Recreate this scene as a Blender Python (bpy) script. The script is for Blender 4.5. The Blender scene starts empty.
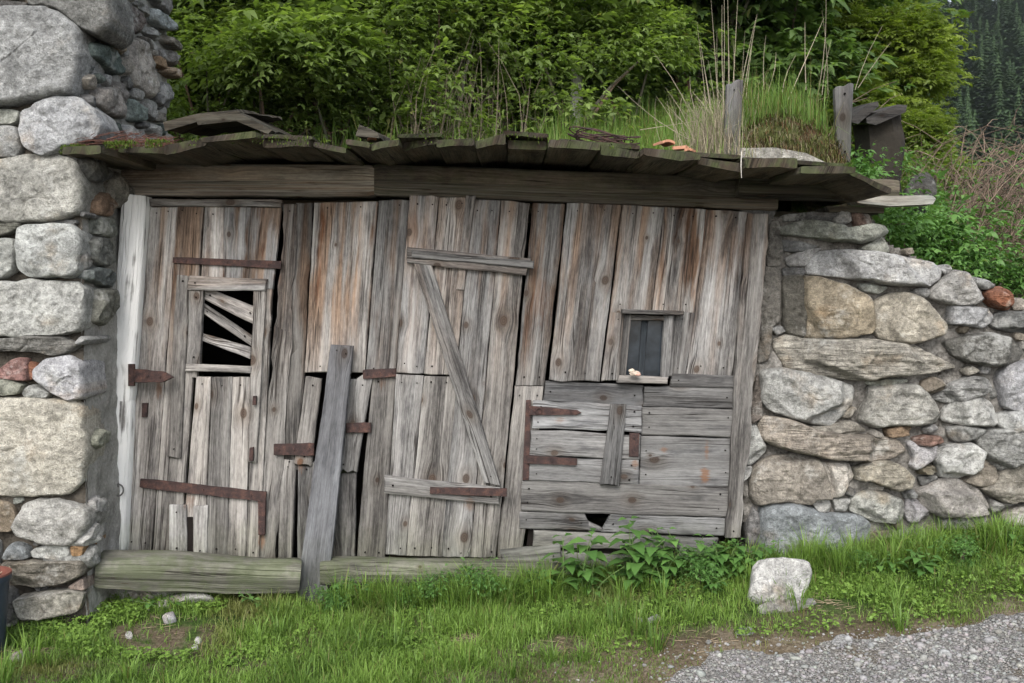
import bpy, math, random
import numpy as np
from mathutils import noise as mnoise, Vector

random.seed(7); RNG = np.random.default_rng(7)
R = math.radians
sc = bpy.context.scene
COL = sc.collection

# ------------------------------------------------------------------ camera
W, H, F = 1024, 683, 983.0
CAM = np.array([0.0, -4.9, 1.5])
PITCH = math.atan(34.5 / F)
FW = np.array([0, math.cos(PITCH), -math.sin(PITCH)])
UP = np.array([0, math.sin(PITCH), math.cos(PITCH)])
RT = np.array([1.0, 0, 0])

def ray(px, py):
    return RT * ((px - 512) / F) + UP * (-(py - 341.5) / F) + FW
def P(px, py, y=0.0):                 # point of the plane y = const seen at a pixel of the survey photo
    d = ray(px, py); t = (y - CAM[1]) / d[1]
    return CAM + d * t
def PXP(px, py, X):                   # the same for a plane x = const
    d = ray(px, py); t = (X - CAM[0]) / d[0]
    return CAM + d * t

# ------------------------------------------------------------------ terrain
def sstep(a, b, v):
    t = np.clip((np.asarray(v, float) - a) / (b - a), 0, 1)
    return t * t * (3 - 2 * t)

def vnoise(x, y, s, seed=0):
    """cheap smooth value noise, vectorised"""
    x = np.asarray(x, float) * s + seed * 17.13; y = np.asarray(y, float) * s + seed * 5.71
    xi = np.floor(x); yi = np.floor(y); fx = x - xi; fy = y - yi
    fx = fx * fx * (3 - 2 * fx); fy = fy * fy * (3 - 2 * fy)
    def h(a, b):
        v = np.sin(a * 127.1 + b * 311.7 + seed * 74.7) * 43758.5453
        return v - np.floor(v)
    return (h(xi, yi) * (1 - fx) + h(xi + 1, yi) * fx) * (1 - fy) + (h(xi, yi + 1) * (1 - fx) + h(xi + 1, yi + 1) * fx) * fy

def front_h(x, y):
    d = np.maximum(-np.asarray(y, float), 0)
    xc = np.clip(x, -9, 9)
    base = 0.055 + 0.083 * np.maximum(xc + .9, 0) * sstep(-1.6, -.4, xc) + .004 * xc
    dr = 0.02 + 0.10 * sstep(-1.8, .5, xc)
    z = base - dr * np.minimum(d, 1.15) - 0.03 * np.maximum(d - 1.15, 0)
    near = sstep(9, 4, np.abs(x)) * sstep(6, 3, d)
    z = z + near * (0.05 * (vnoise(x, y, 2.2, 1) - .5) + 0.022 * (vnoise(x, y, 7.0, 2) - .5))
    return z - 0.02 * np.minimum(np.maximum(d - 6, 0), 60)

def hill_h(x, y):
    left = sstep(2.4, 1.6, x)
    z0 = 2.28 * left + (1 - left) * (1.42 - 0.12 * np.clip(x - 2, 0, 6))
    ys = 1.2 * left + 0.35 * (1 - left)
    d = np.maximum(y - ys, 0)
    z = z0 + 0.30 * np.minimum(d, 6) - 0.12 * np.clip(d - 9, 0, 80)
    z = z - 0.5 * sstep(3, 9, x) * np.minimum(d, 6) * 0.25
    z = z + 0.10 * (vnoise(x, y, 1.3, 3) - .5) * sstep(90, 20, np.abs(y))
    m = np.maximum(y - 70, 0)
    z = z + np.minimum(m, 190) * 0.455 * (0.93 + .14 * vnoise(x, y, .02, 5)) - 0.2 * np.maximum(m - 190, 0)
    return z

def ground_h(x, y):
    x = np.asarray(x, float); y = np.asarray(y, float)
    inside = (x > -1.95) & (x < 1.45)
    edge = np.where(inside, 1.32, 0.30)
    k = sstep(edge - 0.03, edge + 0.03, y)
    house = (x < -1.92) & (x > -7)
    k = np.where(house, sstep(0.78, 0.95, y), k)
    return front_h(x, np.minimum(y, 0.3)) * (1 - k) + hill_h(x, y) * k

def PG(px, py):                       # pixel -> point of the front ground
    d = ray(px, py); t0, t1 = 2.0, 4.92
    for _ in range(40):
        t = .5 * (t0 + t1); p = CAM + d * t
        if p[2] > float(ground_h(p[0], min(p[1], 0.02))): t0 = t
        else: t1 = t
    return CAM + d * t0

# ------------------------------------------------------------------ node helper
class NT:
    def __init__(s, name, world=None):
        if world: s.t = world.node_tree; s.m = world
        else:
            s.m = bpy.data.materials.new(name); s.m.use_nodes = True; s.t = s.m.node_tree
        s.t.nodes.clear()
    def n(s, typ, **kw):
        nd = s.t.nodes.new(typ)
        for k, v in kw.items(): setattr(nd, k, v)
        return nd
    def put(s, sock, v):
        if hasattr(v, 'is_linked') or isinstance(v, bpy.types.NodeSocket): s.t.links.new(v, sock)
        elif isinstance(v, (tuple, list)):
            v = tuple(v)
            if sock.type == 'RGBA' and len(v) == 3: v = v + (1,)
            sock.default_value = v
        else: sock.default_value = v
    def math(s, op, a, b=0.0, c=None, clamp=False):
        nd = s.n('ShaderNodeMath', operation=op, use_clamp=clamp)
        s.put(nd.inputs[0], a); s.put(nd.inputs[1], b)
        if c is not None: s.put(nd.inputs[2], c)
        return nd.outputs[0]
    def attr(s, name):
        return s.n('ShaderNodeAttribute', attribute_name=name)
    def comb(s, x, y, z=0.0):
        nd = s.n('ShaderNodeCombineXYZ'); s.put(nd.inputs[0], x); s.put(nd.inputs[1], y); s.put(nd.inputs[2], z)
        return nd.outputs[0]
    def sep(s, v):
        nd = s.n('ShaderNodeSeparateXYZ'); s.put(nd.inputs[0], v); return nd.outputs
    def noise(s, vec, scale=1.0, detail=2.0, rough=.5, dist=0.0, dim='3D'):
        nd = s.n('ShaderNodeTexNoise', noise_dimensions=dim)
        s.put(nd.inputs['Vector'], vec); nd.inputs['Scale'].default_value = scale
        nd.inputs['Detail'].default_value = detail; nd.inputs['Roughness'].default_value = rough
        nd.inputs['Distortion'].default_value = dist
        return nd.outputs['Fac']
    def step(s, v, a, b):
        nd = s.n('ShaderNodeMapRange', interpolation_type='SMOOTHSTEP')
        s.put(nd.inputs[0], v); nd.inputs[1].default_value = a; nd.inputs[2].default_value = b
        nd.inputs[3].default_value = 0; nd.inputs[4].default_value = 1
        return nd.outputs[0]
    def ramp(s, f, stops):
        nd = s.n('ShaderNodeValToRGB'); s.put(nd.inputs[0], f)
        cr = nd.color_ramp
        while len(cr.elements) < len(stops): cr.elements.new(0.5)
        for e, (p, c) in zip(cr.elements, stops):
            e.position = p; e.color = (c[0], c[1], c[2], 1) if len(c) == 3 else c
        return nd.outputs[0]
    def mix(s, f, a, b, mode='MIX'):
        nd = s.n('ShaderNodeMix', data_type='RGBA', blend_type=mode)
        s.put(nd.inputs[0], f); s.put(nd.inputs[6], a); s.put(nd.inputs[7], b)
        return nd.outputs[2]
    def obj(s):
        return s.n('ShaderNodeTexCoord').outputs['Object']
    def bump(s, h, dist=.005, strength=.8):
        nd = s.n('ShaderNodeBump'); s.put(nd.inputs['Height'], h)
        nd.inputs['Distance'].default_value = dist; nd.inputs['Strength'].default_value = strength
        return nd.outputs[0]
    def pbr(s, col, rough=.85, normal=None, spec=.25, metal=0.0):
        b = s.n('ShaderNodeBsdfPrincipled'); s.put(b.inputs['Base Color'], col)
        s.put(b.inputs['Roughness'], rough); b.inputs['Specular IOR Level'].default_value = spec
        b.inputs['Metallic'].default_value = metal
        if normal is not None: s.put(b.inputs['Normal'], normal)
        o = s.n('ShaderNodeOutputMaterial'); s.t.links.new(b.outputs[0], o.inputs[0])
        return s.m

def wood_material(name, tint=(1, 1, 1), paint=0.0, moss=0.0, soil=True, stains=(), con=1.02):
    g = NT(name)
    a = g.attr('guv'); u, v, warm = g.sep(a.outputs['Vector'])
    pz_ = g.sep(g.n('ShaderNodeNewGeometry').outputs['Position'])[2]
    warm = g.math('MULTIPLY', warm, g.math('ADD', .14, g.math('MULTIPLY', g.step(pz_, .95, 1.85), 1.7)))   # brown survives only under the eave, out of the rain
    vs = g.n('ShaderNodeTexVoronoi', voronoi_dimensions='2D')
    vs.inputs['Randomness'].default_value = 1.0; vs.inputs['Scale'].default_value = 1.0
    kx = g.math('MULTIPLY', u, 2.9); ky = g.math('MULTIPLY', v, 6.0)
    g.put(vs.inputs['Vector'], g.comb(kx, ky))
    pos = g.sep(vs.outputs['Position'])
    du = g.math('DIVIDE', g.math('SUBTRACT', kx, pos[0]), 2.9)
    dv = g.math('DIVIDE', g.math('SUBTRACT', ky, pos[1]), 6.0)
    du2 = g.math('MULTIPLY', du, .72)
    r2 = g.math('ADD', g.math('MULTIPLY', du2, du2), g.math('MULTIPLY', dv, dv))
    r = g.math('SQRT', r2)
    sel = g.step(g.sep(vs.outputs['Color'])[0], .50, .52)
    ks = g.math('ADD', .55, g.math('MULTIPLY', g.sep(vs.outputs['Color'])[1], 1.5)); r = g.math('DIVIDE', r, ks); r2 = g.math('MULTIPLY', r, r)
    bend = g.math('MULTIPLY', g.math('EXPONENT', g.math('MULTIPLY', r2, -1500.0)), sel)
    wob = g.math('MULTIPLY', g.math('SUBTRACT', g.noise(g.comb(g.math('MULTIPLY', u, 1.3), g.math('MULTIPLY', v, 3.0)), 1, 2), .5), .022)
    v2 = g.math('ADD', g.math('SUBTRACT', v, g.math('MULTIPLY', g.math('MULTIPLY', dv, .75), bend)), wob)
    def st(su, sv, det, off=0.0, rough=.55):
        return g.noise(g.comb(g.math('MULTIPLY', u, su), g.math('MULTIPLY', v2, sv), off), 1, det, rough)
    fine = st(5.0, 330, 3, 1.0, .65); med = st(2.6, 135, 5, 2.0, .70); broad = st(1.0, 10, 5, 3.0, .62)
    iso = g.noise(g.comb(g.math('MULTIPLY', u, 24), g.math('MULTIPLY', v2, 90), 5.0), 1, 5, .7)
    f = g.math('ADD', g.math('ADD', g.math('MULTIPLY', med, .48), g.math('MULTIPLY', fine, .34)), g.math('ADD', g.math('MULTIPLY', broad, .84), g.math('MULTIPLY', iso, .34)))
    f = g.math('ADD', g.math('MULTIPLY', g.math('SUBTRACT', f, 1.0), con), .5)
    col = g.ramp(f, [(.26, (.035, .033, .032)), (.38, (.115, .110, .106)), (.50, (.235, .227, .218)), (.62, (.365, .356, .343)), (.78, (.56, .55, .53))])
    # brown, still unweathered streaks
    wm = g.step(g.math('ADD', g.math('MULTIPLY', st(.8, 13, 3, 7.0), .7), g.math('MULTIPLY', g.noise(g.comb(g.math('MULTIPLY', u, 2.2), g.math('MULTIPLY', v, 4.0), 9.0), 1, 3), .3)), .43, .60)
    wm = g.math('MULTIPLY', wm, warm, clamp=True)
    wm2 = g.math('MULTIPLY', g.step(g.noise(g.comb(g.math('MULTIPLY', u, 1.4), g.math('MULTIPLY', v2, 9.0), 29.0), 1, 4, .62), .50, .68), g.math('MULTIPLY', warm, .9), clamp=True)
    col = g.mix(g.math('MULTIPLY', wm, .9), col, g.mix(1.0, col, (.82, .585, .43), 'MULTIPLY'))
    col = g.mix(wm2, col, g.mix(1.0, col, (.50, .33, .235), 'MULTIPLY'))
    # bleached streaks, grey-black weather blotches
    wh = g.math('MULTIPLY', g.step(st(.6, 24, 3, 11.0), .55, .72), .5 * con ** 2)
    col = g.mix(wh, col, (.50, .485, .46))
    bl = g.math('MULTIPLY', g.step(g.noise(g.comb(g.math('MULTIPLY', u, 3.2), g.math('MULTIPLY', v2, 16), 13.0), 1, 5, .65), .50, .68), .75)
    col = g.mix(bl, col, g.mix(1.0, col, (.36, .36, .38), 'MULTIPLY'))
    # splits along the grain
    cr = g.math('ABSOLUTE', g.math('SUBTRACT', st(.55, 42, 2, 17.0), .5))
    cm = g.math('MULTIPLY', g.math('SUBTRACT', 1.0, g.step(cr, .004, .017)), g.step(g.noise(g.comb(g.math('MULTIPLY', u, 1.3), g.math('MULTIPLY', v, 9), 19.0), 1, 2), .45, .58))
    col = g.mix(g.math('MULTIPLY', cm, .85), col, (.028, .022, .018))
    # knots
    halo = g.math('MULTIPLY', g.math('SUBTRACT', 1.0, g.step(r, .010, .040)), sel)
    col = g.mix(g.math('MULTIPLY', halo, .55), col, g.mix(1.0, col, (.55, .48, .42), 'MULTIPLY'))
    kn = g.math('MULTIPLY', g.math('SUBTRACT', 1.0, g.step(r, .007, .0125)), sel)
    rings = g.math('ADD', g.math('MULTIPLY', g.math('SINE', g.math('MULTIPLY', r, 1500.0)), .25), .75)
    kc = g.mix(rings, (.028, .020, .016), (.095, .068, .052))
    col = g.mix(g.math('MULTIPLY', kn, .9), col, kc)
    col = g.mix(1.0, col, g.attr('Col').outputs['Color'], 'MULTIPLY')
    col = g.mix(1.0, col, tint, 'MULTIPLY')
    hgt = g.math('SUBTRACT', g.math('ADD', g.math('ADD', g.math('MULTIPLY', fine, .45), g.math('MULTIPLY', iso, .35)), g.math('MULTIPLY', med, .7)), g.math('MULTIPLY', cm, .8))
    if paint:
        pm = g.math('MULTIPLY', g.step(g.math('ADD', g.math('MULTIPLY', st(1.6, 60, 4, 23.0), .6), g.math('MULTIPLY', g.noise(g.comb(g.math('MULTIPLY', u, 6), g.math('MULTIPLY', v, 12), 2.0), 1, 4), .4)), .36, .47), paint)
        col = g.mix(pm, col, (.80, .79, .76))
    ob = g.obj(); oz = g.sep(ob)[2]
    if soil:
        dz = g.math('ADD', oz, g.math('MULTIPLY', g.noise(ob, 9, 4), .35))
        sm = g.math('MULTIPLY', g.math('SUBTRACT', 1.0, g.step(dz, .30, .55)), .5)
        col = g.mix(sm, col, g.mix(1.0, col, (.62, .66, .50), 'MULTIPLY'))
    pw = g.sep(g.n('ShaderNodeNewGeometry').outputs['Position']) if stains else None
    for (cx, cy, rx, rz_, am) in stains:
        p = P(cx, cy, 0)
        ex = g.math('DIVIDE', g.math('SUBTRACT', pw[0], float(p[0])), rx); ez = g.math('DIVIDE', g.math('SUBTRACT', pw[2], float(p[2])), rz_)
        dd = g.math('ADD', g.math('SQRT', g.math('ADD', g.math('MULTIPLY', ex, ex), g.math('MULTIPLY', ez, ez))), g.math('ADD', g.math('MULTIPLY', g.math('SUBTRACT', med, .5), 1.8), g.math('MULTIPLY', g.math('SUBTRACT', iso, .5), 2.2)))
        col = g.mix(g.math('MULTIPLY', g.math('SUBTRACT', 1.0, g.step(dd, .25, 1.15)), am), col, (.15, .072, .035))
    if moss:
        up_n = g.step(g.sep(g.n('ShaderNodeNewGeometry').outputs['Normal'])[2], -.6, -.1); moss = g.math('MULTIPLY', up_n, moss)
        mm = g.step(g.math('ADD', g.noise(ob, 10, 5, .65), g.math('MULTIPLY', g.noise(g.comb(g.math('MULTIPLY', u, 2.5), g.math('MULTIPLY', v, 14)), 1, 3), .4)), .62, .78)
        col = g.mix(g.math('MULTIPLY', mm, moss), col, (.062, .085, .028))
    return g.pbr(col, .88, g.bump(hgt, .006, .9), .18)

def stone_material(name, speck=1.0):
    g = NT(name); ob = g.obj(); c = g.attr('Col').outputs['Color']
    lay = g.sep(g.attr('guv').outputs['Vector'])
    def con(v, lo, hi): 
        nd = g.n('ShaderNodeMapRange'); g.put(nd.inputs[0], v); nd.inputs[1].default_value = .28; nd.inputs[2].default_value = .72; nd.inputs[3].default_value = lo; nd.inputs[4].default_value = hi; nd.clamp = True
        return nd.outputs[0]
    a = g.noise(ob, 8, 6, .65); b = g.noise(ob, 34, 6, .72); f = g.noise(ob, 130, 3, .75)
    lv = g.comb(g.math('MULTIPLY', g.sep(ob)[0], 9.0), g.math('MULTIPLY', g.sep(ob)[1], 9.0), g.math('MULTIPLY', g.sep(ob)[2], 75.0))
    bands = g.noise(lv, 1, 4, .65, .6)
    m = g.math('MULTIPLY', con(a, .55, 1.45), con(b, .50, 1.5))
    m = g.math('MULTIPLY', m, con(f, .66, 1.34))
    lb = g.math('ADD', g.math('SUBTRACT', 1.0, lay[0]), g.math('MULTIPLY', con(bands, .45, 1.55), lay[0]))
    m = g.math('MULTIPLY', g.math('MULTIPLY', m, lb), .80)
    col = g.mix(1.0, c, g.comb(m, m, m), 'MULTIPLY')
    # dark mica flecks, pale lichen, tan iron stain
    fl = g.step(g.noise(ob, 210, 2, .6), .60, .68)
    col = g.mix(g.math('MULTIPLY', fl, .55), col, g.mix(1.0, col, (.32, .32, .33), 'MULTIPLY'))
    li = g.math('MULTIPLY', g.step(g.math('ADD', g.math('MULTIPLY', g.noise(ob, 5, 4, .6), .7), g.math('MULTIPLY', b, .3)), .53, .66), .55)
    col = g.mix(li, col, (.50, .50, .47))
    st = g.math('MULTIPLY', g.step(g.noise(g.comb(g.sep(ob)[0], g.sep(ob)[2], 4.0), 4.3, 4, .6), .56, .72), .5)
    col = g.mix(st, col, g.mix(1.0, col, (.92, .70, .48), 'MULTIPLY'))
    dk = g.math('MULTIPLY', g.step(g.noise(ob, 13, 5, .7), .55, .70), .55)
    col = g.mix(dk, col, g.mix(1.0, col, (.42, .43, .40), 'MULTIPLY'))
    h = g.math('ADD', g.math('ADD', g.math('MULTIPLY', b, 1.0), g.math('MULTIPLY', f, .35)), g.math('MULTIPLY', g.math('MULTIPLY', bands, lay[0]), 1.1))
    return g.pbr(col, .9, g.bump(h, .030, 1.0), .2)

def mortar_material(name, c0, c1):
    g = NT(name); ob = g.obj()
    a = g.noise(ob, 9, 6, .65); b = g.noise(ob, 70, 4, .7)
    f = g.math('ADD', g.math('MULTIPLY', a, .6), g.math('MULTIPLY', b, .4))
    col = g.ramp(f, [(.35, c0), (.52, tuple((p + q) / 2 for p, q in zip(c0, c1))), (.65, c1)])
    return g.pbr(col, .95, g.bump(g.math('ADD', a, g.math('MULTIPLY', b, .5)), .02, 1.0), .1)

def leaf_material(name, dark, light, back=.35, gloss=.35):
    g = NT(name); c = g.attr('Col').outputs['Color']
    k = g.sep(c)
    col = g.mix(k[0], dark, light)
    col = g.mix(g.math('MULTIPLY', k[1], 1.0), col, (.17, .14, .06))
    b = g.n('ShaderNodeBsdfPrincipled'); g.put(b.inputs['Base Color'], col)
    b.inputs['Roughness'].default_value = .5; b.inputs['Specular IOR Level'].default_value = gloss
    t = g.n('ShaderNodeBsdfTranslucent'); g.put(t.inputs[0], g.mix(1.0, col, (1.25, 1.35, .6), 'MULTIPLY'))
    m = g.n('ShaderNodeMixShader'); m.inputs[0].default_value = back
    g.t.links.new(b.outputs[0], m.inputs[1]); g.t.links.new(t.outputs[0], m.inputs[2])
    o = g.n('ShaderNodeOutputMaterial'); g.t.links.new(m.outputs[0], o.inputs[0])
    return g.m

def vcol_material(name, rough=.9, bumpscale=60, dist=.006):
    g = NT(name); ob = g.obj(); c = g.attr('Col').outputs['Color']
    n = g.noise(ob, bumpscale, 5, .65); n2 = g.noise(ob, bumpscale * .2, 3)
    m = g.math('MULTIPLY', g.math('ADD', .45, g.math('MULTIPLY', n, 1.1)), g.math('ADD', .6, g.math('MULTIPLY', n2, .8)))
    return g.pbr(g.mix(1.0, c, g.comb(m, m, m), 'MULTIPLY'), rough, g.bump(n, dist, .8), .2)

def rust_material():
    g = NT('rusty_iron'); ob = g.obj()
    a = g.noise(ob, 28, 5, .65); b = g.noise(ob, 140, 4, .7)
    f = g.math('ADD', g.math('MULTIPLY', a, .65), g.math('MULTIPLY', b, .35))
    col = g.ramp(f, [(.32, (.014, .010, .010)), (.48, (.036, .021, .019)), (.58, (.066, .034, .027)), (.7, (.12, .068, .05))])
    return g.pbr(col, .8, g.bump(f, .004, .9), .3, .15)

def plain_material(name, col, rough=.6, spec=.4, metal=0):
    g = NT(name); ob = g.obj(); n = g.noise(ob, 40, 4)
    m = g.math('ADD', .7, g.math('MULTIPLY', n, .6))
    return g.pbr(g.mix(1.0, col, g.comb(m, m, m), 'MULTIPLY'), rough, g.bump(n, .002, .4), spec, metal)

M = {}
M['wood'] = wood_material('weathered_wood', (.73, .72, .705), stains=[(160, 388, .018, .06, .5), (262, 540, .02, .05, .6), (277, 276, .02, .06, .5), (300, 464, .02, .05, .5), (190, 500, .03, .05, .35), (382, 382, .02, .04, .25), (470, 503, .03, .04, .4), (540, 300, .05, .16, .25)])
M['wood_dark'] = wood_material('dark_beam_wood', (.50, .47, .41), moss=.15, con=.8)
M['wood_beam'] = wood_material('pale_beam_wood', (1.15, 1.08, .97), moss=.05, con=.7)
M['wood_roof'] = wood_material('mossy_roof_wood', (.36, .325, .27), moss=.38, con=.8)
M['wood_sill'] = wood_material('mossy_sill_wood', (.60, .595, .54), moss=.4, con=.75)
M['wood_white'] = wood_material('flaking_white_paint', (1.0, .98, .95), paint=.93)
M['wood_grey'] = wood_material('silver_grey_wood', (.66, .67, .68), con=.68, stains=[(704, 474, .026, .050, .75), (706, 450, .012, .05, .5), (663, 449, .02, .015, .5), (634, 462, .02, .03, .5), (560, 420, .03, .02, .4)])
M['stone'] = stone_material('granite_stone')
M['mortar_grey'] = mortar_material('old_lime_mortar', (.15, .145, .13), (.40, .39, .36))
M['mortar_dark'] = mortar_material('earth_packing', (.022, .019, .015), (.10, .088, .072))
M['mortar_mid'] = mortar_material('crumbling_mortar', (.020, .017, .014), (.30, .285, .26))
M['rust'] = rust_material()
M['iron'] = plain_material('grey_iron', (.12, .115, .11), .5, .5, .6)
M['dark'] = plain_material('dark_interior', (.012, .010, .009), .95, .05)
M['leaf_fresh'] = leaf_material('fresh_leaf', (.078, .120, .028), (.220, .300, .085), .55)
M['leaf_deep'] = leaf_material('deep_leaf', (.050, .092, .026), (.150, .230, .074), .55)
M['leaf_yellow'] = leaf_material('yellowish_leaf', (.082, .120, .020), (.225, .285, .060), .55)
M['leaf_herb'] = leaf_material('herb_leaf', (.045, .110, .025), (.125, .240, .060), .35, .3)
M['grass'] = leaf_material('grass_blade', (.052, .106, .018), (.195, .305, .060), .35, .25)
M['straw'] = vcol_material('dry_straw', .85, 80)
M['bark'] = vcol_material('bark_brown', .9, 50)
M['spruce'] = leaf_material('spruce_needles', (.020, .036, .018), (.055, .085, .038), .1, .02)
M['tile'] = plain_material('terracotta', (.34, .17, .105), .85, .2)
M['turf'] = vcol_material('turf_moss', .95, 45, .02)
M['moss'] = leaf_material('moss_tuft', (.030, .052, .008), (.090, .125, .018), .2, .1)

# ------------------------------------------------------------------ mesh helpers
def link(o, parent=None):
    COL.objects.link(o)
    if parent is not None:
        o.parent = parent
        o.matrix_parent_inverse = parent.matrix_world.inverted() if False else o.matrix_parent_inverse
    return o

def np_mesh(name, V, Fc, col=None, guv=None, smooth=False):
    V = np.ascontiguousarray(V, np.float32); Fc = np.ascontiguousarray(Fc, np.int32)
    me = bpy.data.meshes.new(name)
    me.vertices.add(len(V)); me.vertices.foreach_set('co', V.ravel())
    k = Fc.shape[1]
    me.loops.add(Fc.size); me.loops.foreach_set('vertex_index', Fc.ravel())
    me.polygons.add(len(Fc)); me.polygons.foreach_set('loop_start', np.arange(0, Fc.size, k, dtype=np.int32))
    if smooth: me.polygons.foreach_set('use_smooth', np.ones(len(Fc), bool))
    if col is not None:
        at = me.attributes.new('Col', 'FLOAT_COLOR', 'POINT')
        c4 = np.ones((len(V), 4), np.float32); c4[:, :3] = col; at.data.foreach_set('color', c4.ravel())
    if guv is not None:
        at = me.attributes.new('guv', 'FLOAT_VECTOR', 'POINT'); at.data.foreach_set('vector', np.ascontiguousarray(guv, np.float32).ravel())
    me.update(calc_edges=True); me.validate()
    return me

class MB:
    """collects pieces; build() links them as ONE mesh object (world coordinates, origin at the thing)"""
    def __init__(s): s.v = []; s.f = []; s.c = []; s.g = []; s.n = 0
    def add(s, verts, faces, col=(1, 1, 1), guv=None):
        verts = [tuple(map(float, p)) for p in verts]
        s.v += verts; s.f += [tuple(i + s.n for i in f) for f in faces]
        if isinstance(col, list): s.c += col
        else: s.c += [tuple(col)] * len(verts)
        s.g += guv if guv is not None else [(p[0], p[2], 0.0) for p in verts]
        s.n += len(verts)
        return s
    def build(s, name, mat, parent=None, smooth=True, auto=35):
        me = bpy.data.meshes.new(name)
        off = np.zeros(3)
        if parent is not None: off = np.array(world_loc(parent))
        else:
            a = np.array(s.v); off = np.array([a[:, 0].mean(), a[:, 1].mean(), a[:, 2].min()])
        me.from_pydata([tuple(np.array(p) - off) for p in s.v], [], s.f)
        at = me.attributes.new('Col', 'FLOAT_COLOR', 'POINT')
        c4 = np.ones((len(s.v), 4), np.float32); c4[:, :3] = np.array(s.c, np.float32); at.data.foreach_set('color', c4.ravel())
        at = me.attributes.new('guv', 'FLOAT_VECTOR', 'POINT'); at.data.foreach_set('vector', np.array(s.g, np.float32).ravel())
        if smooth:
            me.polygons.foreach_set('use_smooth', np.ones(len(me.polygons), bool))
            try: me.set_sharp_from_angle(angle=R(auto))
            except Exception: pass
        me.materials.append(mat); me.update()
        o = bpy.data.objects.new(name, me); COL.objects.link(o)
        if parent is not None:
            o.parent = parent; o.location = (0, 0, 0)
        else: o.location = tuple(off)
        return o

def world_loc(o):
    x = np.zeros(3)
    while o is not None:
        x += np.array(o.location); o = o.parent
    return tuple(x)

def empty(name, loc):
    o = bpy.data.objects.new(name, None); o.empty_display_size = .1; o.location = tuple(map(float, loc)); COL.objects.link(o); return o

def tag(o, label=None, cat=None, group=None, kind=None):
    if label: o['label'] = label
    if cat: o['category'] = cat
    if group: o['group'] = group
    if kind: o['kind'] = kind
    return o

def nz(p, s, seed=0.0):
    return mnoise.noise(Vector((p[0] * s + seed, p[1] * s - seed * .7, p[2] * s + seed * 1.3)))

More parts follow.
